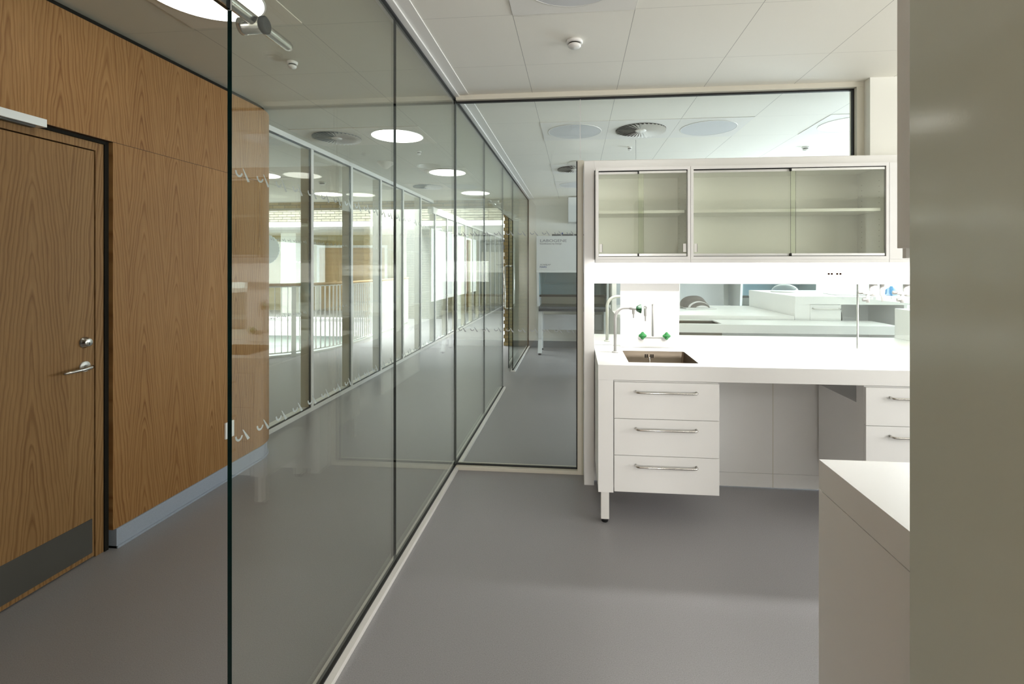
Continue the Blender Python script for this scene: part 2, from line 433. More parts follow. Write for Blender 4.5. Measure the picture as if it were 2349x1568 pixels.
single('wall_lower', b, (-8, 12.3, -3.6), 'pale green wall of the storey below', 'wall', kind='structure')

# brick wall with the corridor opening, beam and zig-zag jamb
b = MB(); b.box(-1.29, -0.86, 8.95, 9.23, 0, CEIL+0.1, 'brick')
z = 0.0; k = 0
while z < 2.57:
    if k % 2 == 0: b.box(-1.335, -1.29, 8.95, 9.23, z+0.006, z+0.066, 'brick')
    else: b.box(-1.315, -1.29, 8.96, 9.22, z+0.006, z+0.066, 'brick')
    z += 0.066; k += 1
b.box(-12, -1.29, 8.95, 9.30, 2.575, CEIL+0.1, 'brick')
single('wall_brick', b, (-0.9, 8.95, 0), 'yellow brick wall and beam across the corridor', 'wall', kind='structure')
b = MB(); b.box(-12, -0.9, 12.3, 12.45, 2.63, 4.9, 'brickpale'); b.box(-12, -0.9, 12.26, 12.45, 2.50, 2.63, 'frame_white')
single('wall_brick_far', b, (-6, 12.3, 2.5), 'bright pale brick fascia under the rooflight', 'wall', kind='structure')
b = MB(); b.box(-12, -0.9, 9.20, 9.30, CEIL+0.1, 4.9, 'wallwhite')
single('wall_rooflight', b, (-6, 9.2, CEIL), 'white upstand of the rooflight', 'wall', kind='structure')
b = MB(); b.box(-1.33, -1.23, 9.23, 22.3, 0, 4.9, 'wallwhite')
single('wall_corridor_far', b, (-1.3, 15, 0), 'cream wall along the far end of the corridor', 'wall', kind='structure')

# ------------------------------------------------------------------ oak wall on the left
r_, yc_ = 0.35, 3.50
XW = -2.38
arc = [(XW-r_+r_*math.cos(t*PI/2/14), yc_+r_*math.sin(t*PI/2/14)) for t in range(15)]
DY0, DY1 = 1.27, 2.314
b = MB()
b.prism([(XW, DY1)] + arc + [(-12, yc_+r_), (-12, yc_+r_-0.05), (-2.9, yc_+r_-0.05), (-2.9, DY1)], 0.10, 2.66, 'oak')
b.box(-2.9, XW, -3.0, DY0, 0.10, 2.66, 'oak'); b.box(-2.9, XW, DY0, DY1, 2.102, 2.66, 'oak')
w = single('wall_left', b, (XW, 3, 0), 'oak veneered wall with a rounded corner', 'wall', kind='structure')
b = MB(); i_ = 0.03
b.prism([(XW-i_, -3)] + [(x-i_*0.7, y-i_*0.7) for x, y in arc] + [(-12, yc_+r_-i_), (-12, -3)], 2.655, CEIL, 'dark')
single('trim_2', b, (XW, 3, 2.655), 'black shadow gap above the oak wall', 'trim', kind='structure')
arc2 = [(XW+0.008-0.30+0.30*math.cos(t*PI/2/14), yc_-0.02+0.30*math.sin(t*PI/2/14)) for t in range(15)]
b = MB(); b.prism([(XW+0.008, DY1+0.012)] + arc2 + [(-12, yc_+0.28), (-12, yc_+0.2), (-2.9, yc_+0.2), (-2.9, DY1+0.012)], 0, 0.1, 'skirt')
b.prism([(XW+0.016, DY1+0.012)] + [(x+0.008, y+0.006) for x, y in arc2] + [(-2.9, DY1+0.012)], 0, 0.012, 'skirt')
single('baseboard_left', b, (XW, 3, 0), 'blue-grey coved vinyl skirting under the oak wall', 'skirting', kind='structure')
# dark void behind the door
b = MB(); b.box(-2.9, -2.50, DY0, DY1, 0, 2.102, 'dark'); b.box(-2.50, -2.404, 2.2925, 2.3135, 0, 2.1015, 'dark'); b.box(-2.50, -2.404, DY0, 2.2925, 2.0845, 2.1015, 'dark')
single('trim_3', b, (-2.7, 1.8, 0), 'dark reveal behind the oak door', 'trim', kind='structure')

d1 = root('door_1', (-2.41, 1.8, 0), 'oak veneered door with lever handle and grey kick plate', 'door', kind='structure')
XD = -2.41
b = MB()
b.box(XD-0.07, XD, 2.250, 2.292, 0, 2.084, 'oakdoor'); b.box(XD-0.07, XD, DY0+0.012, DY0+0.056, 0, 2.092, 'oakdoor')
b.box(XD-0.07, XD, DY0+0.056, 2.250, 2.044, 2.084, 'oakdoor')
part('door_frame', b, d1, bevel=0.001)
b = MB(); b.box(XD-0.055, XD-0.002, DY0+0.059, 2.2440, 0.008, 2.038, 'oakdoor'); part('door_leaf', b, d1, bevel=0.001)
b = MB(); b.box(XD-0.004, XD+0.0005, DY0+0.07, 2.233, 0.03, 0.200, 'kick'); part('kick_plate', b, d1, 'dark grey metal kick plate')
b = MB(); b.lathe((XD-0.002, 2.195, 1.087), [(0.027, 0), (0.027, 0.004), (0.022, 0.006), (0.020, 0.026), (0.017, 0.028), (0.0, 0.028)], 'chrome', 'X')
lk = part('lock_cylinder', b, d1, 'round steel lock cylinder')
b = MB(); b.box(XD+0.0255, XD+0.0268, 2.1935, 2.1965, 1.076, 1.088, 'black'); part('keyhole', b, lk)
b = MB(); b.lathe((XD-0.002, 2.195, 0.968), [(0.026, 0), (0.026, 0.006), (0.024, 0.008), (0.0, 0.008)], 'alu', 'X')
hd = part('lever_handle', b, d1, 'steel lever door handle')
b = MB(); pts = [(XD, 2.195, .968), (XD+.030, 2.197, .968), (XD+.046, 2.190, .968), (XD+.054, 2.172, .967), (XD+.055, 2.14, .965), (XD+.052, 2.09, .963), (XD+.045, 2.055, .962)]
b.tube(pts, 0.009, 'chrome', 12, [.009, .009, .0095, .0095, .0085, .0075, .006]); part('lever', b, hd)
b = MB(); b.box(XD, XD+0.045, 1.45, 1.985, 2.083, 2.119, 'alu'); b.box(XD+0.005, XD+0.03, 1.5, 1.95, 2.074, 2.083, 'kick')
part('door_closer', b, d1, 'silver door closer rail', bevel=0.001)

t = root('wall_socket', (XW, 3.16, 0.29), 'white wall socket low on the oak wall behind the glass edge', 'socket')
b = MB(); b.box(XW, XW+0.012, 3.118, 3.20, 0.285, 0.395, 'white'); part('cover_plate', b, t, bevel=0.002)
b = MB()
for zz in (0.32,):
    b.lathe((XW+0.012, 3.15, zz+0.01), [(0.0025, 0), (0.0025, 0.001), (0, 0.001)], 'dark', 'X', 10)
    b.lathe((XW+0.012, 3.168, zz+0.01), [(0.0025, 0), (0.0025, 0.001), (0, 0.001)], 'dark', 'X', 10)
    b.lathe((XW+0.012, 3.159, zz-0.006), [(0.0025, 0), (0.0025, 0.001), (0, 0.001)], 'dark', 'X', 10)
b.box(XW+0.012, XW+0.015, 3.145, 3.175, 0.350, 0.372, 'tile'); part('switch', b, t)

# ================================================================== GLAZING
def marks_yz(b, x, y0, y1, zc, pitch=0.087, mirror=1, size=1.0):
    y = y0 + 0.03
    while y < y1 - 0.06:
        P = lambda u, v: (x, y + mirror*u*size, zc + v*size)
        outer = [(0.0155+0.0155*math.cos(a), 0.0085+0.0165*math.sin(a)) for a in [PI*1.0+PI*0.90*i/8 for i in range(9)]]
        inner = [(0.0155+0.0095*math.cos(a), 0.0085+0.0108*math.sin(a)) for a in [PI*1.0+PI*0.90*i/8 for i in range(9)]]
        for i in range(8):
            b.poly([P(*outer[i]), P(*outer[i+1]), P(*inner[i+1]), P(*inner[i])], 'mark')
        b.poly([P(0.0285, 0.0185), P(0.0325, 0.0175), P(0.0585, -0.0135), P(0.0485, -0.0155)], 'mark')
        y += pitch
def marks_xz(b, yy, x0, x1, zc, pitch=0.087):
    x = x0 + 0.02
    while x < x1 - 0.05:
        P = lambda u, v: (x+u, yy, zc+v)
        outer = [(0.0155+0.0155*math.cos(a), 0.0085+0.0165*math.sin(a)) for a in [PI*1.0+PI*0.90*i/8 for i in range(9)]]
        inner = [(0.0155+0.0095*math.cos(a), 0.0085+0.0108*math.sin(a)) for a in [PI*1.0+PI*0.90*i/8 for i in range(9)]]
        for i in range(8):
            b.poly([P(*outer[i]), P(*outer[i+1]), P(*inner[i+1]), P(*inner[i])], 'mark')
        b.poly([P(0.0285, 0.0185), P(0.0325, 0.0175), P(0.0585, -0.0135), P(0.0485, -0.0155)], 'mark')
        x += pitch

GX = -0.88
g1 = root('window_1', (GX, 3.5, 0), 'full height frameless glass partition along the corridor', 'glass partition', kind='structure')
bounds = [1.172, 2.317, 3.497, 4.640, 5.827]
for y0, y1 in zip(bounds, bounds[1:]):
    b = MB(); b.pane(GX-0.006, GX+0.006, y0, y1-0.003, 0.022, 2.672, 'X')
    p = part('glass_pane', b, g1)
    b = MB(); marks_yz(b, GX-0.0075, y0, y1, 1.704); marks_yz(b, GX-0.0075, y0, y1, 1.006); part('safety_marking', b, p, 'row of small grey tick marks')
b = MB(); b.pane(GX-0.006, GX+0.006, 6.76, 8.93, 0.022, 2.672, 'X'); p = part('glass_pane', b, g1)
b = MB(); marks_yz(b, GX-0.0075, 6.76, 8.9, 1.704); marks_yz(b, GX-0.0075, 6.76, 8.9, 1.006); part('safety_marking', b, p, 'row of small grey tick marks')
b = MB(); b.pane(GX-0.006, GX+0.006, 0.005, 1.167, 2.112, 2.672, 'X'); part('transom_pane', b, g1)
b = MB(); b.pane(GX-0.006, GX+0.006, 5.827, 6.755, 2.095, 2.672, 'X'); part('transom_pane', b, g1)
b = MB(); b.box(-0.95, -0.82, -3.0, 0.0, 0, CEIL, 'oakdoor'); single('wall_light_block', b, (-0.88, -1.5, 0), 'added oak clad wall beside the camera, blocking light to the corridor', 'wall', kind='structure')  # unseen wall, added to keep laboratory light out of the near corridor
for y in bounds[1:4]:
    b = MB(); b.box(GX-0.0055, GX+0.0055, y-0.003, y, 0.022, 2.672, 'seal'); part('glazing_joint', b, g1)
b = MB(); b.box(GX-0.0055, GX+0.0055, 1.167, 1.172, 2.112, 2.672, 'ribbed'); part('glazing_joint', b, g1)
b = MB(); b.box(GX-0.0055, GX+0.0055, 5.822, 5.827, 2.095, 2.672, 'seal'); part('glazing_joint', b, g1)
b = MB()
for y0, y1 in ((1.172, 5.827), (6.76, 8.93)):
    b.box(-0.908, -0.842, y0, y1, 0, 0.020, 'frame_white')
part('floor_channel', b, g1, bevel=0.001)
b = MB()
for y0, y1 in ((1.172, 5.827), (6.76, 8.93)): b.box(-0.890, -0.868, y0, y1, 0.020, 0.027, 'black')
b.box(-0.890, -0.868, 0.005, 8.93, 2.664, 2.676, 'black'); b.box(-0.890, -0.868, 8.925, 8.94, 0.02, 2.676, 'black')
part('gasket', b, g1)
b = MB(); b.box(-0.915, -0.835, 0.005, 8.94, 2.676, 2.692, 'frame_white'); b.box(-0.835, -0.765, 0.005, 3.44, 2.685, 2.691, 'tile')
b.box(-0.835, -0.765, 3.56, 8.9, 2.685, 2.691, 'tile'); b.box(-0.875, -0.86, 8.93, 8.96, 0, 2.69, 'frame_white')
part('ceiling_channel', b, g1, bevel=0.001)

# partition between the labs (along X)
g2 = root('window_2', (0.0, 3.5, 0), 'glass partition between the laboratories with a strip above the cupboards', 'glass partition', kind='structure')
b = MB(); b.pane(-0.872, 0.026, 3.495, 3.505, 0.025, 2.655, 'Y'); p = part('glass_pane', b, g2)
b = MB(); marks_xz(b, 3.4935, -0.872, 0.0, 1.695); marks_xz(b, 3.4935, -0.872, 0.0, 1.002); part('safety_marking', b, p, 'row of small grey tick marks')
b = MB(); b.pane(0.030, 1.858, 3.495, 3.505, 2.20, 2.655, 'Y'); part('glass_pane', b, g2)
b = MB(); b.box(0.026, 0.030, 3.4955, 3.5045, 2.2, 2.655, 'frame_white'); part('glazing_joint', b, g2)
b = MB()
b.box(-0.862, 1.903, 3.455, 3.545, 2.655, CEIL, 'ivory'); b.box(1.858, 1.904, 3.455, 3.545, 2.167, 2.655, 'ivory')
b.box(0.008, 0.050, 3.455, 3.545, 0.0, 2.205, 'ivory'); b.box(-0.862, 0.008, 3.455, 3.545, 0, 0.026, 'ivory')
b.box(0.050, 1.858, 3.47, 3.545, 2.167, 2.203, 'ivory')
part('frame', b, g2, 'ivory painted frame', bevel=0.0015)
b = MB()
b.box(-0.872, 1.858, 3.488, 3.512, 2.644, 2.656, 'black'); b.box(1.849, 1.859, 3.488, 3.512, 2.2, 2.655, 'black')
b.box(-0.872, 0.008, 3.488, 3.512, 0.024, 0.033, 'black'); b.box(0.000, 0.009, 3.488, 3.512, 0.026, 2.205, 'black')
b.box(0.009, 1.858, 3.488, 3.512, 2.2, 2.205, 'black'); b.box(-0.878, -0.871, 3.488, 3.512, 0.02, 2.66, 'seal')
part('gasket', b, g2)

# sliding door gear on the near opening
t = root('sliding_door_rail', (-1.0, 0.5, 2.22), 'steel tube rail of the sliding door at the top left', 'door rail')
b = MB(); b.tube([(-0.985, -0.9, 2.215), (-0.985, 1.59, 2.215), (-0.985, 1.604, 2.215)], 0.0175, 'chrome', 20, [0.0175, 0.0175, 0.014]); part('tube', b, t)
for yy in (1.43, 0.55):
    b = MB(); b.lathe((-0.985, yy, 2.205), [(0.026, -0.050), (0.026, -0.035), (0.024, -0.033), (0.024, 0.026), (0.0, 0.026)], 'chrome', 'X', 28)
    k = part('standoff', b, t)
    b = MB(); b.lathe((-0.962, yy, 2.205), [(0.0265, -0.002), (0.0265, 0.008), (0.021, 0.012), (0.0205, 0.012)], 'black', 'X', 28); part('rubber_ring', b, k)
    b = MB(); b.lathe((-0.962, yy, 2.205), [(0.019, 0.002), (0.019, 0.0105), (0, 0.0105)], 'alu', 'X', 28); part('cap', b, k)
b = MB(); b.lathe((-0.93, 1.05, 2.14), [(0.018, -0.012), (0.02, -0.01), (0.02, 0.03), (0.017, 0.034), (0, 0.034)], 'kick', 'X', 24); b.tube([(-0.95, 1.05, 2.215), (-0.94, 1.05, 2.14)], 0.006, 'chrome')
part('door_stop', b, t, 'dark round door stop')

# parked sliding door of the second opening
t = root('sliding_glass_door', (-0.945, 7.4, 0), 'open frameless sliding glass door with a steel pull handle', 'door')
b = MB(); b.pane(-0.965, -0.953, 6.93, 8.0, 0.012, 2.16, 'X'); part('glass_leaf', b, t)
for xx, sg in ((-0.953, 1), (-0.965, -1)):
    b = MB(); b.tube([(xx, 7.02, 1.47), (xx+sg*.045, 7.02, 1.47), (xx+sg*.06, 7.02, 1.455), (xx+sg*.06, 7.02, 0.87), (xx+sg*.045, 7.02, .855), (xx, 7.02, 0.855)], 0.011, 'chrome', 12)
    part('pull_handle', b, t, 'D-shaped steel pull handle')
t = root('sliding_door_rail', (-1.0, 7.0, 2.22), 'steel tube rail above the open door by the brick wall', 'door rail')
b = MB(); b.tube([(-0.99, 5.45, 2.215), (-0.99, 8.3, 2.215)], 0.0175, 'chrome', 16); part('tube', b, t)
for yy in (5.62, 5.95, 6.9, 7.3, 7.8):
    b = MB(); b.lathe((-0.99, yy, 2.215), [(0.026, -0.02), (0.026, 0.07), (0.031, 0.072), (0.031, 0.100), (0.0, 0.100)], 'chrome', 'X', 20); part('standoff', b, t)

# ------------------------------------------------------------------ mullioned screen to the gallery
M['ivory_shaded'] = plain('shaded_ivory_fin', (0.50, 0.45, 0.31), 0.45)  # ivory fin; the shade on its side is put into this darker colour
posts = [3.85, 4.728, 5.609, 6.486, 7.352, 8.22, 9.09, 9.95, 10.8, 11.65, 12.5, 13.37, 14.24, 15.1, 15.97, 16.85, 17.7]
g3 = root('window_3', (-2.66, 6, 0), 'long mullioned glass screen between the corridor and the gallery', 'glazed screen', kind='structure')
MX = -2.655
def head(y): return 2.69 if y < 9.0 else 2.50
for i, (y0, y1) in enumerate(zip(posts, posts[1:])):
    zt = head((y0+y1)/2) - 0.045
    b = MB(); b.pane(MX-0.020, MX-0.012, y0+0.02, y1-0.02, 0.05, zt, 'X', 'glass', 'black'); p = part('glass_pane', b, g3)
    if i < 7:
        b = MB(); marks_yz(b, MX-0.0215, y0+0.02, y1, 1.704); marks_yz(b, MX-0.0215, y0+.02, y1, 1.006); part('safety_marking', b, p)
for y in posts[1:]:
    zt = head(y) - 0.04
    b = MB(); b.box(MX-0.115, MX-0.022, y-0.020, y+0.020, 0.04, zt, 'ivory_shaded'); b.box(MX-0.008, MX, y-0.022, y+0.022, 0.04, zt, 'frame_white'); b.box(MX-0.022, MX-0.008, y-0.033, y+0.033, 0.045, zt-0.01, 'black')
    part('mullion', b, g3, bevel=0.001)
b = MB()
b.box(MX-0.115, MX, 3.8, 17.9, 0, 0.042, 'frame_white'); b.box(MX-0.115, MX+0.004, 3.8, 8.95, 2.645, 2.69, 'frame_white'); b.box(MX-0.115, MX, 8.95, 17.9, 2.455, 2.58, 'frame_white')
part('rail', b, g3, bevel=0.001)
b = MB(); b.box(MX-0.022, MX-0.008, 3.85, 17.8, 0.042, 0.052, 'black'); b.box(MX-0.022, MX-0.008, 3.85, 8.95, 2.632, 2.645, 'black'); b.box(MX-0.022, MX-0.008, 8.95, 17.8, 2.445, 2.455, 'black')
part('gasket', b, g3)

# ================================================================== SERVICE SPINES, BENCHES (lab)
sp = root('service_spine', (0.052, 3.43, 0), 'white service wall carrying the cupboards above the sink bench', 'service wall')
b = MB(); b.box(0.052, 0.1185, 3.30, 3.455, 0, 2.165, 'white'); part('end_post', b, sp, bevel=0.0015)
b = MB(); b.box(0.1185, 3.0, 3.36, 3.372, 0.10, 0.815, 'white'); b.box(0.1185, 3.0, 3.36, 3.375, 0.008, 0.098, 'white')
part('lower_panel', b, sp)
b = MB(); b.box(1.2835, 1.2875, 3.3585, 3.362, 0.008, 0.815, 'ivory'); part('panel_joint', b, sp, 'cream vertical joint')
b = MB(); b.box(0.1185, 3.0, 3.38, 3.56, 1.345, 1.4865, 'top'); mp = part('media_panel', b, sp, 'brightly lit white panel with sockets', bevel=0.002)
b = MB(); b.box(0.1185, 3.0, 3.30, 3.56, 2.10, 2.165, 'white'); part('header', b, sp, bevel=0.0015)
b = MB(); b.box(0.1185, 3.0, 3.465, 3.56, 1.487, 2.10, 'white'); part('back_panel', b, sp)
b = MB(); b.box(0.305, 0.704, 3.455, 3.47, 0.901, 1.346, 'white'); part('splash_panel', b, sp, 'white splash panel behind the taps')
b = MB()
b.pane(0.1185, 1.909, 3.545, 3.551, 0.905, 1.346, 'Y', 'glass2', 'frame_white'); b.pane(1.915, 3.0, 3.545, 3.551, 0.905, 1.346, 'Y', 'glass2', 'frame_white')
part('glass_screen', b, sp)
b = MB(); b.box(1.909, 1.915, 3.54, 3.555, 0.9, 1.346, 'frame_white'); part('screen_joint', b, sp)
# sockets and data ports on the media panel
for xx in (1.385, 1.420, 1.480, 1.515):
    b = MB(); b.box(xx-0.015, xx+0.015, 3.376, 3.38, 1.392, 1.432, 'top')
    for dx, dz in ((-0.006, 0.006), (0.006, 0.006), (0, -0.008)):
        b.lathe((xx+dx, 3.3755, 1.411+dz), [(0.0022, 0), (0.0022, 0.001), (0, 0.001)], 'ribbed', 'Y', 8)
    part('power_socket', b, mp)
for xx in (1.643, 1.662, 1.695, 1.715):
    b = MB(); b.box(xx-0.0055, xx+0.0055, 3.3765, 3.38, 1.406, 1.418, 'brown'); part('data_port', b, mp, 'small brown data port')
for q0, q1 in ((1.62, 1.74), (1.36, 1.54)):
    b = MB(); b.box(q0, q1, 3.3775, 3.38, 1.383, 1.384, 'ribbed'); part('cover_line', b, mp)
b = MB(); b.box(0.174, 0.234, 3.376, 3.38, 1.384, 1.440, 'top'); b.box(0.174, 0.234, 3.3745, 3.38, 1.381, 1.384, 'ribbed'); part('flap_socket', b, mp)
b = MB(); b.box(1.292, 1.36, 3.3765, 3.38, 1.36, 1.47, 'top'); part('blank_plate', b, mp)

# worktop -----------------------------------------------------------
sx0, sx1, sy0, sy1 = 0.305, 0.705, 2.915, 3.315
b = MB()
b.box(0.124, sx0, 2.82, 3.54, 0.816, 0.9, 'top'); b.box(sx1, 3.0, 2.82, 3.54, 0.816, 0.9, 'top')
b.box(sx0, sx1, 2.82, sy0, 0.816, 0.9, 'top'); b.box(sx0, sx1, sy1, 3.54, 0.816, 0.9, 'top')
bmesh.ops.remove_doubles(b.bm, verts=b.bm.verts, dist=0.0001)
single('worktop', b, (0.124, 2.82, 0.816), 'thick white worktop holding the steel sink', 'worktop')
b = MB(); r = 0.0
# basin
def ring(x0, x1, y0, y1, z, r, n=6):
    out = []
    for cx, cy_, a0 in ((x1-r, y1-r, 0), (x0+r, y1-r, PI/2), (x0+r, y0+r, PI), (x1-r, y0+r, 3*PI/2)):
        for i in range(n+1):
            a = a0 + PI/2*i/n; out.append((cx+r*math.cos(a), cy_+r*math.sin(a), z))
    return out
sk = root('sink', (0.505, 3.115, 0.72), 'square stainless steel sink sunk into the white worktop', 'sink')
b = MB(); mi = b._mi('sinksteel')
rs = [ring(sx0-0.004, sx1+0.004, sy0-0.004, sy1+0.004, 0.872, 0.012), ring(sx0+0.001, sx1-0.001, sy0+0.001, sy1-0.001, 0.8995, 0.014), ring(sx0+0.006, sx1-0.006, sy0+0.006, sy1-0.006, 0.73, 0.03), ring(sx0+0.03, sx1-0.03, sy0+0.03, sy1-0.03, 0.712, 0.03), ring(sx0+0.17, sx1-0.17, sy0+0.17, sy1-0.17, 0.708, 0.02)]
vv = [[b.bm.verts.new(p) for p in q] for q in rs]
for q, w_ in zip(vv[1:], vv[2:]):
    for i in range(len(q)):
        f = b.bm.faces.new((q[i], q[(i+1) % len(q)], w_[(i+1) % len(q)], w_[i])); f.smooth = True; f.material_index = mi
for v_ in vv[0]: b.bm.verts.remove(v_)
b.bm.faces.new(vv[-1])
part('basin', b, sk)
b = MB()
for i in range(4): b.box(0.452+i*0.0125+(0.012 if i > 1 else 0), 0.458+i*0.0125+(0.012 if i > 1 else 0), sy1-0.014, sy1-0.008, 0.858, 0.880, 'dark')
part('overflow', b, sk, 'dark overflow slots')
b = MB(); b.tube([(0.483, sy1-0.012, 0.862), (0.484, sy1-0.016, 0.80), (0.49, sy1-0.05, 0.73), (0.50, 3.15, 0.715)], 0.0022, 'chrome', 8); part('plug_chain', b, sk)
b = MB(); b.lathe((0.505, 3.115, 0.709), [(0.03, 0), (0.03, 0.004), (0.0, 0.005)], 'chrome'); part('plug', b, sk)

# supports / end panel
def bench_end(x, yf, yb, name_label):
    s = 1 if yb > yf else -1
    t = root('bench_end', (x, yf, 0), name_label, 'bench end panel')
    b = MB(); b.box(x, x+0.086, min(yf, yf+s*0.03), max(yf, yf+s*0.03), 0.176, 0.8155, 'white')
    b.box(x, x+0.02, min(yf+s*0.03, yb), max(yf+s*0.03, yb), 0.176, 0.8155, 'white'); part('panel', b, t, bevel=0.001)
    for q in (yf+s*0.002, yb-s*0.062):
        q0, q1 = sorted((q, q+s*0.045))
        b = MB(); b.box(x+0.016, x+0.062, q0, q1, 0.022, 0.176, 'frame_white'); lg = part('leg', b, t, bevel=0.002)
        b = MB(); b.lathe((x+0.039, (q0+q1)/2, 0), [(0.017, 0), (0.019, 0.003), (0.017, 0.010), (0.022, 0.013), (0.022, 0.022), (0, 0.022)], 'black', 'Z', 20); part('foot', b, lg, 'black adjustable foot')
    return t
bench_end(0.124, 2.82, 3.29, 'white end panel and leg under the left end of the sink bench')

def drawer_unit(x0, x1, label, n=3, zb=0.182, zt=0.806, yf=2.82, depth=0.52):
    t = root('drawer_unit', (x0, yf, zb), label, 'drawer unit', 'drawer units under the sink bench')
    b = MB(); b.box(x0, x1, yf+0.0195, yf+0.09, zb+0.012, zt+0.004, 'white'); b.box(x0, x1, yf+0.09, yf+depth, zb+0.012, 0.70, 'white'); part('carcass', b, t)
    h = (zt-zb)/n
    for i in range(n):
        z0, z1 = zt-(i+1)*h+0.0015, zt-i*h-0.0015
        b = MB(); b.box(x0+0.001, x1, yf, yf+0.019, z0, z1, 'white'); d = part('drawer', b, t, bevel=0.0008)
        hz = z1-0.050; a, c = x0+0.122, x0+0.455
        b = MB(); b.tube([(a, yf, hz), (a, yf-0.022, hz), (a+0.006, yf-0.031, hz), (a+0.018, yf-0.036, hz), (c-0.018, yf-0.036, hz), (c-0.006, yf-0.031, hz), (c, yf-0.022, hz), (c, yf, hz)], 0.0062, 'chrome', 12)
        part('handle', b, d, 'brushed steel bow handle')
    return t
drawer_unit(0.2135, 0.793, 'white three-drawer unit under the sink')
drawer_unit(1.562, 2.142, 'white drawer unit right of the knee space, cut off by the grey panel')
b = MB(); b.box(0.80, 1.19, 3.05, 3.28, 0.800, 0.8155, 'ivory')
single('under_bench_tray', b, (1.0, 3.15, 0.80), 'flat cream rail fixed under the worktop over the knee space', 'bench rail')

# sliding-glass wall cupboards ---------------------------------------
def cupboard(x0, x1, label, split, grips, yf=3.15, yb=3.46, z0=1.505, z1=2.088):
    t = root('wall_cupboard', (x0, yb, z0), label, 'wall cupboard', 'wall cupboards over the sink bench')
    b = MB(); s = 0.017
    b.box(x0, x0+s, yf, yb, z0, z1, 'white'); b.box(x1-s, x1, yf, yb, z0, z1, 'white')
    b.box(x0+s, x1-s, yf, yb, z1-0.02, z1, 'white'); b.box(x0+s, x1-s, yf, yb, z0, z0+0.018, 'white'); b.box(x0+s, x1-s, yb-0.008, yb, z0, z1, 'white')
    b.box(x0, x1, yf+0.002, yf+0.014, z0-0.020, z0-0.0005, 'white')
    for side in (x0+s, x1-s-0.0008):
        for yy in (yf+0.07, yb-0.055):
            for k in range(13):
                if k != 6: b.box(side, side+0.0008, yy-0.0018, yy+0.0018, z0+0.075+k*0.034, z0+0.0786+k*0.034, 'brown')
    part('carcass', b, t, bevel=0.0008)
    zs = (z0+z1)/2+0.012
    b = MB(); b.box(x0+s+0.003, x1-s-0.012, yf+0.035, yb-0.012, zs-0.009, zs+0.009, 'white'); part('shelf', b, t)
    b = MB(); b.box(x0+s, x1-s, yf+0.003, yf+0.028, z1-0.024, z1-0.0195, 'black'); part('track', b, t)
    b = MB(); b.box(x0+s, x1-s, yf+0.003, yf+0.028, z0+0.018, z0+0.021, 'black'); part('track', b, t)
    xm = x0 + (x1-x0)*split
    for j, (a, c, yy) in enumerate(((x0+s+0.002, xm+0.035, yf+0.018), (xm, x1-s-0.006, yf+0.005))):
        b = MB(); b.pane(a, c, yy, yy+0.005, z0+0.021, z1-0.024, 'Y', 'glass2', 'g_edge'); d = part('sliding_door', b, t)
        cc = min(c, x1-s-0.006) if j else xm
        b = MB(); b.box(a+(0.004 if j else 0), cc-0.002, yy-0.003, yy+0.008, z1-0.040, z1-0.026, 'alu'); part('edge_profile', b, d, 'aluminium edge profile')
        b = MB(); b.box(a+(0.004 if j else 0), cc-0.002, yy-0.003, yy+0.008, z0+0.022, z0+0.036, 'alu'); part('edge_profile', b, d, 'aluminium edge profile')
        if j: 
            b = MB(); b.box(a-0.004, a+0.004, yy-0.004, yy+0.010, z1-0.041, z1-0.025, 'black'); part('end_stop', b, d)
            b = MB(); b.box(a-0.004, a+0.004, yy-0.004, yy+0.010, z0+0.021, z0+0.037, 'black'); part('end_stop', b, d)
        if grips[j]:
            gx = a+0.004 if j == 0 else c-0.022
            b = MB(); b.box(gx, gx+0.018, yy-0.007, yy, z0+0.046, z0+0.098, 'frame_white'); b.box(gx+0.0175, gx+0.0205, yy-0.0045, yy, z0+0.046, z0+0.098, 'black'); part('finger_grip', b, d)
    return t
cupboard(0.124, 0.711, 'small glass-fronted wall cupboard at the left end over the taps', 0.455, (1, 1))
cupboard(0.713, 1.878, 'wide glass-fronted wall cupboard with two sliding panes, right of the small one', 0.515, (1, 0))
t = root('wall_cupboard', (1.88, 3.46, 1.505), 'white wall cupboard edge at the far right beside the grey panel', 'wall cupboard', 'wall cupboards over the sink bench')
b = MB(); b.box(1.880, 2.6, 3.15, 3.46, 1.505, 2.088, 'white'); b.box(1.88, 2.6, 3.152, 3.164, 1.485, 1.5045, 'white'); part('carcass', b, t, bevel=0.0008)

M['striplight_near'] = emit('near_bench_light_tube', (1.0, 0.985, 0.96), 34.0)
M['striplight_soft'] = emit('soft_bench_light_tube', (1.0, 0.99, 0.97), 70.0)
def bench_light(x0, x1, y, label, tube='striplight'):
    t = root('bench_light', (x0, y, 1.49), label, 'under-cupboard light', 'lights under the wall cupboards')
    b = MB(); b.box(x0, x1, y-0.03, y+0.03, 1.494, 1.5045, 'frame_white'); part('housing', b, t)
    b = MB(); b.box(x0+0.01, x1-0.01, y-0.022, y+0.022, 1.488, 1.494, tube); part('tube', b, t, 'glowing white tube')
    return t
bench_light(0.14, 0.695, 3.20, 'glowing strip light under the small cupboard over the taps')
bench_light(0.73, 1.86, 3.20, 'glowing strip light under the wide glass cupboard')
bench_light(1.90, 2.58, 3.20, 'glowing strip light under the right-hand cupboard edge')

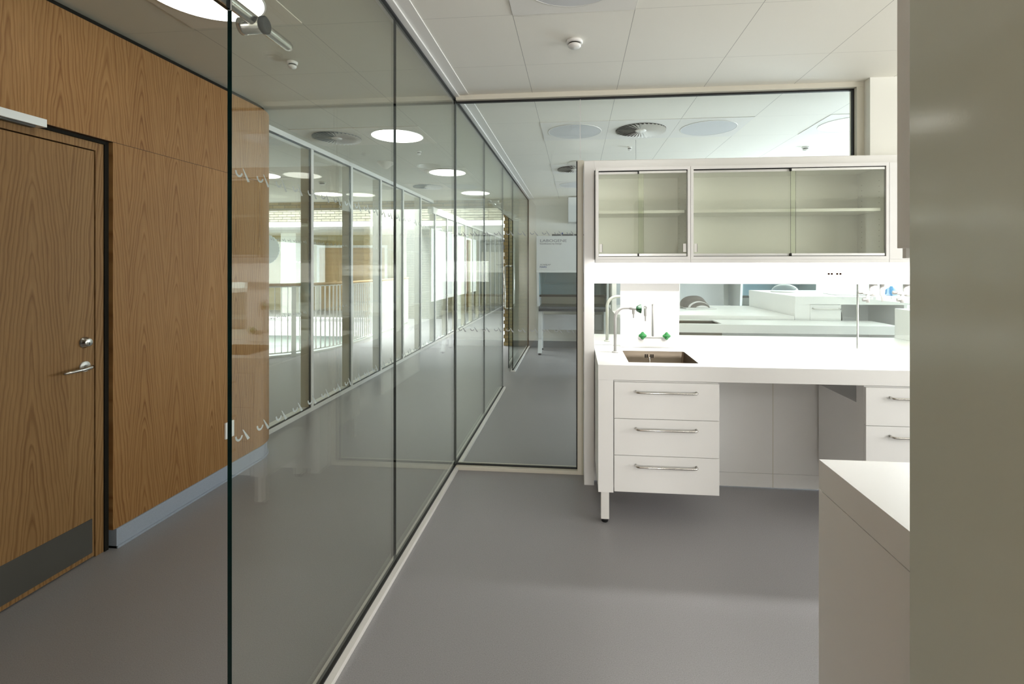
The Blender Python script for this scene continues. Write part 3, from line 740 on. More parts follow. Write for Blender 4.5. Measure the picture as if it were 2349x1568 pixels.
# taps --------------------------------------------------------------
def knob(x, y, z, name, parent, axis, s=1.0, mat='green', flip=1):
    b = MB(); mi = b._mi(mat); n = 24; rings = []
    prof = [(0.006, 0), (0.010, 0.002), (0.0165, 0.016), (0.0175, 0.020), (0.0165, 0.022), (0.0, 0.0225)]
    for r, tt in prof:
        rg = []
        for i in range(n):
            a = 2*PI*i/n; rr = r*(1+0.16*math.cos(4*a))*s
            u, v = rr*math.cos(a), rr*math.sin(a); q = tt*s*flip
            rg.append(b.bm.verts.new((x+(q if axis == 'X' else u), y+(q if axis == 'Y' else (u if axis == 'X' else v)), z+v) if axis != 'Z' else (x+u, y+v, z+q)))
        rings.append(rg)
    fs = []
    for a_, c_ in zip(rings, rings[1:]):
        for i in range(n): fs.append(b.bm.faces.new((a_[i], a_[(i+1) % n], c_[(i+1) % n], c_[i])))
    fs.append(b.bm.faces.new(rings[0]))
    for f in fs: f.smooth = True; f.material_index = mi
    bmesh.ops.recalc_face_normals(b.bm, faces=fs)
    return part(name, b, parent, 'green lobed knob')
t = root('column_tap', (0.252, 3.237, 0.9), 'white swan-neck tap with a dark green knob standing left of the sink', 'tap')
b = MB(); b.lathe((0.252, 3.237, 0.9), [(0.020, 0), (0.020, 0.006), (0.0125, 0.010), (0.0, 0.010)], 'pipe'); part('base', b, t)
b = MB(); pts = [(0.252, 3.237, 0.905), (0.252, 3.237, 1.12)] + [(0.252+0.062*(1-math.cos(a)), 3.237, 1.12+0.072*math.sin(a)) for a in [PI/2*i/8 for i in range(1, 9)]] + [(0.345, 3.237, 1.192), (0.385, 3.237, 1.189)]
b.tube(pts, 0.0095, 'pipe', 16); b.tube([(0.345, 3.237, 1.192), (0.385, 3.237, 1.188)], 0.012, 'pipe', 16); part('column', b, t)
b = MB(); b.lathe((0.370, 3.237, 1.188), [(0.0, -0.062), (0.0035, -0.062), (0.0045, -0.040), (0.008, -0.036), (0.0095, -0.030), (0.0095, -0.005), (0.011, 0.0)][::1], 'pipe', 'Z', 16); part('nozzle', b, t)
knob(0.387, 3.237, 1.186, 'knob', t, 'X', 1.5)
t = root('wall_mixer_tap', (0.52, 3.455, 0.98), 'white wall-mounted mixer tap with two pale green knobs over the sink', 'tap')
b = MB()
for xx in (0.445, 0.604):
    b.lathe((xx, 3.455, 0.968), [(0.020, 0), (0.020, -0.006), (0.013, -0.010), (0.012, -0.05), (0.0, -0.05)], 'pipe', 'Y', 20)
b.tube([(0.445, 3.415, 0.978), (0.604, 3.415, 0.978)], 0.010, 'pipe', 16); part('body', b, t)
b = MB(); pts = [(0.520, 3.415, 0.98), (0.520, 3.415, 1.19), (0.519, 3.41, 1.205), (0.512, 3.395, 1.212), (0.48, 3.33, 1.205), (0.452, 3.26, 1.196)]
b.tube(pts, 0.0085, 'pipe', 16); b.tube([(0.47, 3.30, 1.20), (0.445, 3.24, 1.194)], 0.0115, 'pipe', 16); part('spout', b, t)
b = MB(); b.lathe((0.448, 3.25, 1.19), [(0.0, -0.085), (0.0035, -0.085), (0.005, -0.055), (0.009, -0.05), (0.0105, -0.04), (0.0105, -0.005), (0.012, 0.004), (0.0, 0.004)], 'pipe', 'Z', 16); part('nozzle', b, t)
knob(0.447, 3.405, 0.992, 'knob', t, 'Y', 1.35, 'greenpale', -1); knob(0.606, 3.405, 0.992, 'knob', t, 'Y', 1.35, 'greenpale', -1)

def gas_tap(x, label):
    t = root('gas_tap', (x, 3.42, 1.3445), label, 'gas tap', 'gas taps under the lit panel')
    b = MB(); b.lathe((x, 3.42, 1.3445), [(0.024, 0), (0.024, -0.055), (0.020, -0.075), (0.012, -0.08), (0.0, -0.08)], 'pipe', 'Z', 20); part('body', b, t)
    b = MB(); b.tube([(x-0.005, 3.42, 1.285), (x-0.05, 3.40, 1.285), (x-0.085, 3.39, 1.290)], 0.012, 'pipe', 16, [0.014, 0.012, 0.010])
    b.tube([(x-0.045, 3.40, 1.285), (x-0.045, 3.40, 1.225)], 0.0105, 'pipe', 14); part('outlet', b, t)
    for pz, px in ((1.291, x-0.088), (1.245, x-0.062)):
        b = MB(); b.lathe((px, 3.39, pz), [(0.0085 if k % 2 else 0.0125, -0.003*k) for k in range(8)] + [(0.0, -0.022)], 'ribbed', 'X', 16); part('nozzle', b, t, 'ribbed grey hose nozzle')
    b = MB(); b.lathe((x+0.055, 3.42, 1.3445), [(0.014, 0), (0.014, -0.07), (0.006, -0.085), (0.005, -0.115), (0.0, -0.115)], 'pipe', 'Z', 16); part('valve_stem', b, t)
    return t
gas_tap(1.94, 'left white gas tap hanging below the lit panel near the glass joint')
gas_tap(2.15, 'right white gas tap hanging beside the grey foreground panel')

# ------------------------------------------------------------------ near spine and bench (right foreground)
ns = root('service_spine', (0.645, 0.88, 0), 'tall glossy white end panel, greyed to look shaded, filling the right edge of the view', 'service wall')
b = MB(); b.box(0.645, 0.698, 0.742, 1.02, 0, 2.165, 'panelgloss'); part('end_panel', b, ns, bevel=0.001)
b = MB(); b.box(0.699, 3.0, 0.76, 1.0, 1.347, 1.486, 'top'); part('media_panel', b, ns)
b = MB(); b.box(0.699, 3.0, 0.88, 0.90, 0.0, 1.346, 'white'); part('lower_panel', b, ns)
b = MB(); b.box(0.699, 3.0, 0.85, 0.90, 1.487, 2.165, 'white'); part('back_panel', b, ns)
t = root('wall_cupboard', (0.705, 1.0, 1.505), 'grey-shaded side of a wall cupboard behind the tall glossy panel', 'wall cupboard')
b = MB(); b.box(0.704, 2.6, 0.901, 1.154, 1.500, 2.088, 'white'); part('carcass', b, t, bevel=0.0008)
b = MB(); b.box(0.708, 2.6, 1.13, 1.142, 1.478, 1.4995, 'white'); part('light_pelmet', b, t)
bench_light(1.15, 2.5, 1.08, 'strip light under the near cupboard lighting the near worktop', 'striplight_near')
b = MB(); b.box(0.702, 3.0, 0.901, 1.500, 0.816, 0.9, 'top')
single('worktop', b, (0.702, 1.02, 0.816), 'white worktop corner in the right foreground', 'worktop')
t = root('bench_end', (0.702, 1.5, 0), 'grey-shaded end panel under the foreground worktop corner', 'bench end panel')
b = MB(); b.box(0.702, 0.722, 0.901, 1.50, 0.176, 0.8135, 'white'); b.box(0.722, 0.79, 1.47, 1.5, 0.176, 0.8135, 'white'); part('panel', b, t)
for yy in (1.45, 0.95):
    b = MB(); b.box(0.716, 0.762, yy-0.022, yy+0.022, 0.0, 0.176, 'frame_white'); part('leg', b, t)

# ================================================================== SECOND LABORATORY
b = MB(); b.box(0.124, 3.0, 3.556, 4.11, 0.816, 0.9, 'top')
single('worktop', b, (0.124, 3.57, 0.816), 'white worktop just beyond the glass screen', 'worktop')
bench = root('bench_end', (0.124, 4.1, 0), 'white supports under the worktop beyond the glass screen', 'bench end panel')
b = MB(); b.box(0.124, 0.144, 3.58, 4.10, 0.176, 0.8155, 'white'); part('panel', b, bench)
for yy in (3.62, 4.05):
    b = MB(); b.box(0.14, 0.185, yy-0.02, yy+0.02, 0, 0.176, 'frame_white'); part('leg', b, bench)
b = MB(); b.box(2.49, 3.0, 3.60, 4.11, 0.9005, 1.131, 'white')
single('service_box', b, (2.49, 3.6, 0.9), 'white box standing on the worktop beyond the gas taps', 'service box', bevel=0.002)
t = root('swan_neck_tap', (0.25, 3.72, 0.9), 'white swan-neck pipe behind the glass at the far left of the bench', 'tap')
b = MB(); pts = [(0.23, 3.72, 0.905), (0.23, 3.72, 1.16)] + [(0.23+0.075*(1-math.cos(a)), 3.72, 1.16+0.075*math.sin(a)) for a in [PI/2*i/8 for i in range(1, 9)]] + [(0.40, 3.72, 1.235)]
b.tube(pts, 0.0115, 'pipe', 16); part('column', b, t)
b = MB(); b.lathe((0.23, 3.72, 0.9), [(0.022, 0), (0.022, 0.006), (0.013, 0.010), (0, 0.010)], 'pipe'); part('base', b, t)

# island bench B
t = root('island_bench', (1.9, 5.1, 0), 'white island bench with a small sink in the second laboratory', 'bench')
bx0, bx1 = 0.95, 1.42
b = MB(); b.box(0.75, bx0, 4.89, 5.36, 0.82, 0.9, 'top'); b.box(bx1, 3.02, 4.89, 5.36, 0.82, 0.9, 'top'); b.box(bx0, bx1, 4.89, 4.96, 0.82, 0.9, 'top'); b.box(bx0, bx1, 5.30, 5.36, 0.82, 0.9, 'top')
part('worktop', b, t)
b = MB(); b.box(0.76, 0.79, 4.90, 5.35, 0.0, 0.82, 'white'); b.box(2.98, 3.01, 4.90, 5.35, 0, 0.82, 'white'); b.box(0.79, 2.98, 5.32, 5.35, 0.1, 0.82, 'white'); part('support', b, t)
b = MB(); b.box(bx0, bx1, 5.285, 5.30, 0.75, 0.89, 'sinksteel'); b.box(bx0, bx1, 4.96, 4.965, 0.75, 0.89, 'sinksteel'); b.box(bx0, bx0+0.005, 4.96, 5.3, 0.75, 0.89, 'sinksteel'); b.box(bx1-0.005, bx1, 4.96, 5.3, 0.75, 0.89, 'sinksteel'); b.box(bx0, bx1, 4.96, 5.3, 0.745, 0.75, 'sinksteel')
part('sink_basin', b, t, 'small steel basin')
t = root('service_spine', (0.42, 5.98, 0), 'second service wall with a lit panel, deeper in the second laboratory', 'service wall')
b = MB(); b.box(0.42, 0.47, 5.85, 6.10, 0.941, 2.165, 'white'); part('end_post', b, t)
b = MB(); b.box(0.47, 1.16, 5.85, 6.10, 1.347, 1.486, 'top'); p = part('media_panel', b, t)
for xx in (0.62, 0.665, 0.74, 0.785):
    b = MB(); b.lathe((xx, 5.849, 1.415), [(0.018, 0), (0.018, -0.002), (0.015, -0.002), (0.015, 0.0)], 'ribbed', 'Y', 16); part('power_socket', b, p)
for xx in (1.00, 1.02, 1.06, 1.08):
    b = MB(); b.box(xx-0.006, xx+0.006, 5.846, 5.85, 1.408, 1.42, 'brown'); part('data_port', b, p)
b = MB(); b.box(0.47, 1.16, 6.05, 6.10, 1.487, 2.165, 'white'); part('back_panel', b, t)
b = MB(); b.box(1.16, 1.20, 5.85, 6.10, 0.941, 2.165, 'white'); part('end_post', b, t)
t = root('wall_cupboard', (0.48, 6.04, 1.505), 'white cupboard on the second service wall', 'wall cupboard')
b = MB(); b.box(0.48, 1.15, 5.70, 6.04, 1.505, 2.088, 'white'); b.box(0.48, 1.15, 5.69, 5.70, 1.478, 2.088, 'white'); b.box(0.48, 0.49, 5.70, 5.84, 1.478, 1.505, 'white'); part('carcass', b, t)
bench_light(0.50, 1.13, 5.73, 'strip light on the second service wall, seen mirrored in the corridor glass')
t = root('wall_cupboard', (0.2, 3.57, 1.505), 'white cupboard on the far side of the service wall', 'wall cupboard')
b = MB(); b.box(0.14, 2.6, 3.561, 3.72, 1.505, 2.088, 'white'); part('carcass', b, t)
bench_light(0.2, 1.5, 3.645, 'strip light on the far side of the service wall', 'striplight_soft')
# raised rear bench A
t = root('raised_bench', (1.5, 6.0, 0), 'long white bench behind the island, carrying the folded cloth', 'bench')
b = MB(); b.box(0.42, 2.27, 5.37, 6.75, 0.90, 0.94, 'top'); part('worktop', b, t)
for q in (0.44, 2.2):
    b = MB(); b.box(q, q+0.03, 5.4, 6.72, 0, 0.90, 'white'); part('support', b, t)
# high bench C with a drawer and panel
t = root('high_bench', (2.8, 5.9, 0), 'tall white bench with one drawer and a black cable below', 'bench')
b = MB(); b.box(2.28, 4.3, 5.37, 6.76, 1.066, 1.148, 'top'); part('worktop', b, t)
b = MB(); b.box(2.28, 2.31, 5.38, 6.75, 0, 1.066, 'white'); b.box(3.35, 3.38, 5.38, 6.0, 0, 1.066, 'white'); b.box(2.31, 3.35, 6.0, 6.02, 0, 1.066, 'white'); part('side_panel', b, t)
b = MB(); b.box(2.43, 2.735, 5.375, 5.395, 0.88, 1.062, 'white'); d = part('drawer', b, t, bevel=0.001)
b = MB(); b.tube([(2.455, 5.375, 1.025), (2.455, 5.345, 1.02), (2.47, 5.34, 1.02), (2.70, 5.34, 1.02), (2.715, 5.345, 1.02), (2.715, 5.375, 1.025)], 0.006, 'chrome', 10); part('handle', b, d)
b = MB(); b.box(2.31, 2.43, 5.38, 5.40, 0.6, 1.066, 'white'); part('filler_panel', b, t)
b = MB(); b.tube([(2.83, 5.6, 1.064), (2.835, 5.6, 1.0), (2.85, 5.6, 0.96), (2.855, 5.6, 0.90), (2.85, 5.6, 0.6), (2.85, 5.6, 0.01)], 0.006, 'black', 8)
single('cable', b, (2.85, 5.6, 0), 'black cable hanging under the tall bench beyond the gas taps', 'cable')
# folded cloth
t = root('folded_cloth', (1.47, 6.35, 0.94), 'folded grey-brown cloth lying on the bench beyond the glass', 'cloth')
M['cloth'] = plain('grey_brown_cloth', (0.16, 0.14, 0.13), 0.95, 0, 0.1, 0.3, 25); M['clothw'] = plain('white_cloth', (0.75, 0.74, 0.74), 0.9, 0, 0.1, 0.06, 20)
def fold(b, cx, cy_, z0, w_, h, dy, mat, thick=0.006, n=14, ph=0.0):
    """one folded layer: an arch profile in XZ swept along Y"""
    prof = [(cx - w_/2 + w_*i/n, z0 + h*math.sin(PI*min(1, max(0, (i/n))))**0.6 + 0.003*math.sin(i*1.7+ph)) for i in range(n+1)]
    for j in range(6):
        y0, y1 = cy_-dy/2+dy*j/6, cy_-dy/2+dy*(j+1)/6
        for (xa, za), (xb, zb_) in zip(prof, prof[1:]):
            b.poly([(xa, y0, za), (xb, y0, zb_), (xb, y1, zb_), (xa, y1, za)], mat, True)
            b.poly([(xa, y0, za-thick), (xa, y1, za-thick), (xb, y1, zb_-thick), (xb, y0, zb_-thick)], mat, True)
    for (xa, za), (xb, zb_) in zip(prof, prof[1:]):
        for y in (cy_-dy/2, cy_+dy/2): b.poly([(xa, y, za), (xb, y, zb_), (xb, y, zb_-thick), (xa, y, za-thick)], mat)
b = MB(); b.box(1.34, 1.70, 6.15, 6.6, 0.9405, 0.955, 'clothw'); part('bottom_layer', b, t, 'white bottom layer', bevel=0.005)
b = MB(); mi = b._mi('cloth'); nu, nv = 20, 16; g_ = []
for i in range(nu+1):
    for j in range(nv+1):
        u, v = -1+2*i/nu, -1+2*j/nv
        hgt = max(0.0, 1-abs(u)**2.6)**0.45 * max(0.0, 1-abs(v)**4)**0.4
        z_ = 0.957+0.125*hgt*(1+0.10*u) + 0.008*math.sin(6*v+3*u)*hgt
        g_.append(b.bm.verts.new((1.47+0.15*u*(1-0.06*v*v), 6.37+0.17*v, z_)))
for i in range(nu):
    for j in range(nv):
        a_ = i*(nv+1)+j; f = b.bm.faces.new((g_[a_], g_[a_+nv+1], g_[a_+nv+2], g_[a_+1])); f.smooth = True; f.material_index = mi
part('body', b, t)
b = MB()
for i, (w_, h, mt) in enumerate(((0.29, 0.095, 'cloth'), (0.262, 0.078, 'clothw'), (0.235, 0.064, 'cloth'), (0.20, 0.046, 'cloth'), (0.15, 0.026, 'clothw'))):
    b.extr([(1.485+0.012*i-w_/2+w_*k/16, 6.19-0.006*i, 0.958+h*math.sin(PI*k/16)**0.6) for k in range(17)] , (0, 0.02, 0), mt)
part('folds', b, t)
# small things on the high bench
M['clear'] = glass('clear_plastic', (0.93, 0.95, 0.97), 0.08); M['blue'] = plain('blue_plastic', (0.12, 0.38, 0.75), 0.4); M['yellow'] = plain('yellow_plastic', (0.8, 0.6, 0.05), 0.4)
t = root('dome_cover', (2.55, 6.3, 1.148), 'low white-rimmed dome on the tall bench, under the lit panel', 'cover')
b = MB(); b.lathe((2.55, 6.3, 1.149), [(0.15, 0), (0.152, 0.006), (0.14, 0.04), (0.11, 0.07), (0.06, 0.09), (0, 0.095)], 'clear', 'Z', 28); part('dome', b, t)
b = MB(); b.lathe((2.55, 6.3, 1.149), [(0.152, 0), (0.158, 0.002), (0.158, 0.010), (0.150, 0.012)], 'white', 'Z', 28); part('rim', b, t)
t = root('plastic_tray', (2.98, 5.75, 1.148), 'shallow white plastic tray on the tall bench behind the sockets', 'tray')
b = MB(); b.prism([(2.80, 5.6), (3.22, 5.55), (3.25, 5.9), (2.83, 5.95)], 1.149, 1.155, 'top'); part('base', b, t)
b = MB(); q = [(2.80, 5.6), (3.22, 5.55), (3.25, 5.9), (2.83, 5.95)]
for (xa, ya), (xb, yb) in zip(q, q[1:]+q[:1]): b.extr([(xa, ya, 1.155), (xb, yb, 1.155), (xb, yb, 1.20), (xa, ya, 1.20)], (0.004, 0.004, 0), 'clear')
part('wall', b, t)
t = root('blue_bottle', (3.35, 5.6, 1.148), 'small blue squeeze bottle with a yellow dot between the gas taps', 'bottle')
b = MB(); b.lathe((3.36, 5.6, 1.149), [(0.05, 0), (0.058, 0.01), (0.055, 0.06), (0.03, 0.085), (0.015, 0.09), (0.015, 0.10), (0, 0.10)], 'blue', 'Z', 20); part('body', b, t)
b = MB(); b.lathe((3.355, 5.545, 1.185), [(0.012, 0), (0.012, -0.004), (0, -0.004)], 'yellow', 'Y', 14); part('sticker', b, t)

# tall grey cabinet against the back
t = root('tall_cabinet', (1.9, 8.5, 0), 'plain grey-white tall cabinet at the back of the second laboratory', 'cabinet')
M['greyc'] = plain('grey_cabinet', (0.56, 0.58, 0.58), 0.45)
b = MB(); b.box(0.62, 2.45, 8.45, 8.88, 0.02, 1.98, 'greyc'); part('body', b, t, bevel=0.003)
for x0, x1 in ((0.63, 1.53), (1.54, 2.44)):
    b = MB(); b.box(x0, x1, 8.43, 8.449, 0.06, 1.96, 'greyc'); part('door', b, t, bevel=0.002)

# laminar flow cabinet ---------------------------------------------------
M['hood'] = plain('hood_white', (0.68, 0.70, 0.69), 0.4); M['traydark'] = plain('dark_tray', (0.07, 0.085, 0.10), 0.35, 0.3); M['inblue'] = plain('inner_blue_grey', (0.28, 0.37, 0.40), 0.4)
M['innersteel'] = plain('inner_steel', (0.20, 0.21, 0.19), 0.4, 0.6); M['txt'] = plain('grey_print', (0.16, 0.17, 0.20), 0.6); M['txtb'] = plain('blue_print', (0.02, 0.06, 0.25), 0.6)
def flow_cabinet(x0, label):
    t = root('flow_cabinet', (x0, 8.1, 0), label, 'laboratory hood', 'white flow cabinets at the back of the second laboratory')
    x1 = x0+1.19; yf, yb = 8.08, 8.72
    b = MB(); b.box(x0, x1, yf, yb, 1.40, 1.965, 'hood'); b.extr([(x0, yf, 1.40), (x0, yf-0.01, 1.36), (x0, yb, 1.36), (x0, yb, 1.40)], (1.19, 0, 0), 'hood'); up = part('upper_body', b, t, bevel=0.004)
    text_mesh('lettering', 'LABOGENE', 0.062, (x0+0.055, yf-0.001, 1.865), 'txt', up, 0, 1.42)
    text_mesh('lettering', 'Scandinavian by Design', 0.036, (x0+0.055, yf-0.001, 1.825), 'txt', up, 0, 1.08)
    text_mesh('lettering', 'SCANLAF', 0.036, (x0+0.055, yf-0.001, 1.478), 'txt', up, 0.35, 1.15)
    text_mesh('lettering', 'MARS', 0.042, (x0+0.052, yf-0.0015, 1.438), 'txtb', up, 0, 1.1, 0.001)
    b = MB(); b.box(x0+0.25, x1-0.1, yf+0.1, yb-0.1, 1.965, 2.0, 'traydark'); b.lathe((x0+0.42, yf+0.2, 2.0), [(0.012, 0), (0.012, 0.03), (0, 0.03)], 'txtb', 'Z', 10); part('top_unit', b, t)
    for a in (x0+0.005, x1-0.04):
        b = MB(); b.extr([(a, yf-0.01, 1.36), (a, yf+0.06, 0.80), (a, yb, 0.80), (a, yb, 1.36)], (0.035, 0, 0), 'hood'); part('side_wall', b, t)
    b = MB(); b.box(x0+0.04, x1-0.04, yb-0.03, yb, 0.78, 1.36, 'inblue'); part('rear_wall', b, t)
    b = MB(); b.extr([(x0+0.04, yf+0.004, 1.36), (x0+0.04, yf+0.010, 1.36), (x0+0.04, yf+0.05, 0.99), (x0+0.04, yf+0.044, 0.99)], (1.11, 0, 0), 'glassblue'); sh = part('sash', b, t)
    b = MB(); b.box(x0+0.045, x1-0.045, yf+0.036, yf+0.058, 0.96, 0.992, 'black'); part('sash_handle', b, sh, 'black sash handle')
    b = MB(); b.box(x0+0.04, x1-0.04, yf+0.02, yb-0.03, 0.765, 0.80, 'innersteel'); b.box(x0+0.045, x1-0.045, yb-0.034, yb-0.031, 0.80, 0.97, 'innersteel'); part('work_tray', b, t)
    b = MB(); b.extr([(x0+0.035, yf, 0.80), (x0+0.035, yf+0.06, 0.80), (x0+0.035, yf+0.06, 0.72), (x0+0.035, yf+0.015, 0.72), (x0+0.035, yf-0.01, 0.765)], (1.12, 0, 0), 'traydark'); at = part('arm_rest', b, t, 'dark arm rest')
    for dx in (0.19, 0.53, 0.87):
        b = MB(); b.lathe((x0+dx, yf-0.003, 0.765), [(0.011, 0.01), (0.011, -0.004), (0, -0.004)], 'txtb', 'Y', 10); part('fixing', b, at)
    for a in (x0+0.02, x1-0.08):
        b = MB(); b.extr([(a, yf+0.10, 0.76), (a, yf+0.10, 0.24), (a, yf-0.02, 0.03), (a, yf+0.06, 0.03), (a, yf+0.17, 0.20), (a, yf+0.17, 0.76)], (0.065, 0, 0), 'hood')
        lg = part('leg', b, t, bevel=0.003)
        b = MB(); b.lathe((a+0.033, yf+0.02, 0), [(0.022, 0), (0.026, 0.01), (0.014, 0.03), (0, 0.03)], 'black', 'Z', 14); part('foot', b, lg)
        b = MB(); b.extr([(a+0.01, yb-0.14, 0.76), (a+0.01, yb-0.14, 0.03), (a+0.01, yb-0.07, 0.03), (a+0.01, yb-0.07, 0.76)], (0.045, 0, 0), 'hood')
        lg = part('leg', b, t, bevel=0.003)
        b = MB(); b.lathe((a+0.033, yb-0.105, 0), [(0.022, 0), (0.026, 0.01), (0.014, 0.03), (0, 0.03)], 'black', 'Z', 14); part('foot', b, lg)
    b = MB(); b.box(x0+0.05, x1-0.05, yb-0.10, yb-0.08, 0.35, 0.62, 'greyc'); part('modesty_panel', b, t)
    return t
flow_cabinet(-0.655, 'white flow cabinet on legs left of the ivory post, beyond the glass')
flow_cabinet(2.60, 'white flow cabinet seen in the gap below the lit panel')
b = MB(); b.box(-0.14, 0.24, 8.55, 8.88, 2.235, 2.665, 'hood')
single('duct_box', b, (0, 8.7, 2.235), 'white duct box hanging under the ceiling over the flow cabinet', 'duct', bevel=0.003)

# ================================================================== CEILING FITTINGS
def ceil_light(x, y, label, lit, z=CEIL, group=None, tilemat='tile', r=0.235):
    t = root('ceiling_light', (x, y, z), label, 'ceiling light', group)
    b = MB(); b.box(x-0.294, x+0.294, y-0.299, y+0.299, z-0.004, z, tilemat); part('panel', b, t)
    b = MB(); b.lathe((x, y, z-0.004), [(r+0.006, 0), (r+0.006, -0.003), (r, -0.004), (r, -0.001)], 'frame_white', 'Z', 48); part('trim_ring', b, t)
    b = MB(); b.lathe((x, y, z-0.004), [(r, 0), (r, -0.003), (0, -0.004)], 'diffon' if lit else 'diffoff', 'Z', 48, False); part('diffuser', b, t)
    return t
g = 'lit round corridor lights'
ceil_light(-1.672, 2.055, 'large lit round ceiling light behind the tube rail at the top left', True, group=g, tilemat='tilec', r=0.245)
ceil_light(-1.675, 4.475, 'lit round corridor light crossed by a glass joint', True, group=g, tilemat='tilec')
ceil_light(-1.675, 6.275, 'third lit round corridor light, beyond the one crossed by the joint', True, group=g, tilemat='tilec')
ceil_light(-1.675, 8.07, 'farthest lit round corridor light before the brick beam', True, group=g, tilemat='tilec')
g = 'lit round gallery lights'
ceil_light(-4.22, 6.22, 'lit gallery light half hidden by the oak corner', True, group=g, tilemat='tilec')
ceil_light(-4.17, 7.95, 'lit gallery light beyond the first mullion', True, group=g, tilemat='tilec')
g = 'unlit round laboratory lights'
ceil_light(-0.015, 2.08, 'unlit round light cut off at the top edge over the near laboratory', False, group=g)
ceil_light(-0.015, 4.48, 'unlit round light left of the swirl vent behind the upper glass', False, group=g)
ceil_light(1.165, 4.48, 'unlit round light right of the swirl vent behind the upper glass', False, group=g)
ceil_light(2.345, 4.48, 'unlit round light at the right end of the upper glass', False, group=g)
ceil_light(-0.015, 7.4, 'small unlit round light farthest back, next to the ivory post', False, group=g)
def vent(x, y, label, z=CEIL, tilemat='tile'):
    t = root('swirl_vent', (x, y, z), label, 'ceiling vent', 'round swirl vents')
    r = 0.222
    b = MB(); b.box(x-0.294, x+0.294, y-0.299, y+0.299, z-0.004, z, tilemat); part('panel', b, t)
    b = MB(); b.lathe((x, y, z-0.005), [(r, 0), (r, -0.001), (0, -0.001)], 'dark' if tilemat == 'tile' else 'skirtd', 'Z', 48, False); part('opening', b, t)
    b = MB(); n = 36; mi = b._mi('tile')
    for k in range(n):
        a = 2*PI*k/n; a2 = a + 2*PI/n*0.97
        P = lambda rr, ang, dz: (x+rr*math.cos(ang), y+rr*math.sin(ang), z-dz)
        # tilted blade: trailing edge hangs lower
        b.poly([P(0.045, a, 0.008), P(r, a, 0.008), P(r, a2, 0.022), P(0.045, a2, 0.011)], 'tile')
        b.poly([P(0.045, a, 0.007), P(0.045, a2, 0.010), P(r, a2, 0.021), P(r, a, 0.007)], 'tile')
    part('blades', b, t)
    b = MB(); b.lathe((x, y, z), [(0.05, -0.006), (0.05, -0.012), (0.03, -0.020), (0, -0.021)], 'tile', 'Z', 24); part('hub', b, t)
    return t
vent(0.575, 4.48, 'dark swirl vent between two unlit round lights behind the upper glass')
vent(-0.015, 6.2, 'swirl vent half hidden by the ivory post')
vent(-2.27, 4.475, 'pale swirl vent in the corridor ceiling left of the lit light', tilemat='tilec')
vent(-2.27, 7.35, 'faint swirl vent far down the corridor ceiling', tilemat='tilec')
def detector(x, y, label, r=0.045, z=CEIL):
    t = root('smoke_detector', (x, y, z), label, 'smoke detector', 'ceiling detectors')
    b = MB(); b.lathe((x, y, z), [(r, 0), (r, -0.012), (r*0.85, -0.016)], 'frame_white', 'Z', 24); part('base', b, t)
    b = MB(); b.lathe((x, y, z), [(r*0.7, -0.016), (r*0.72, -0.022), (r*0.7, -0.024)], 'dark', 'Z', 24); part('slot', b, t)
    b = MB(); b.lathe((x, y, z), [(r*0.78, -0.023), (r*0.8, -0.030), (r*0.6, -0.038), (0, -0.040)], 'frame_white', 'Z', 24); part('head', b, t)
    return t
detector(-0.01, 2.685, 'white smoke detector in the middle of the near laboratory ceiling')
detector(0.545, 5.12, 'tiny detector below the swirl vent behind the upper glass', 0.022)
detector(-1.672, 5.10, 'tiny corridor detector beyond the light crossed by the joint', 0.025)
detector(-3.70, 6.85, 'gallery detector beyond the first mullion', 0.05)
detector(2.35, 5.3, 'small detector at the right end of the upper glass', 0.035)
detector(-1.70, 2.80, 'small detector in the corridor ceiling right of the tube rail end', 0.03)
t = root('ceiling_speaker', (-2.2, 5.62, CEIL), 'white cone hanging from the corridor ceiling above the mullions', 'speaker')
b = MB(); b.lathe((-2.25, 5.62, CEIL), [(0.105, 0), (0.107, -0.004), (0.10, -0.008), (0.02, -0.075), (0, -0.078)], 'tilec', 'Z', 28); part('cone', b, t)
b = MB(); b.lathe((0.50, 6.0, CEIL), [(0.13, 0), (0.13, -0.01), (0.05, -0.035), (0, -0.036)], 'frame_white', 'Z', 28)
o = single('ceiling_dome', b, (0.5, 6.0, CEIL), 'shallow white ceiling dome just above the ivory post corner', 'ceiling dome'); o.location.x = 0.03; o.location.y = 5.85
b = MB(); b.tube([(0.577, 4.85, CEIL), (0.577, 4.85, 2.60), (0.578, 4.85, 2.52), (0.574, 4.85, 2.45), (0.578, 4.85, 2.37)], 0.0022, 'ribbed', 6)
single('pull_cord', b, (0.577, 4.85, 2.37), 'thin cord hanging under the swirl vent behind the upper glass', 'cord')

# ================================================================== GALLERY AND ATRIUM
bal = root('balustrade', (-4.3, 8.2, 0), 'white barred balustrade with oak handrail along the curved void edge', 'balustrade')
import bisect
cl = [(x+0.03, y-0.03) for x, y in curve[1:]]
seg = [0.0]
for p, q in zip(cl, cl[1:]): seg.append(seg[-1]+math.dist(p, q))
def at(s_):
    i = min(max(bisect.bisect(seg, s_)-1, 0), len(cl)-2); f = (s_-seg[i])/(seg[i+1]-seg[i])
    return (cl[i][0]+(cl[i+1][0]-cl[i][0])*f, cl[i][1]+(cl[i+1][1]-cl[i][1])*f)
nb = 84
b = MB(); b.tube([(*at(seg[-1]*i/60), 1.165) for i in range(61)], 0.024, 'oakrail', 12); part('handrail', b, bal, 'oak handrail')
b = MB(); b.tube([(*at(seg[-1]*i/60), 0.075) for i in range(61)], 0.010, 'frame_white', 8); b.tube([(*at(seg[-1]*i/60), 1.135) for i in range(61)], 0.010, 'frame_white', 8); part('rail', b, bal)
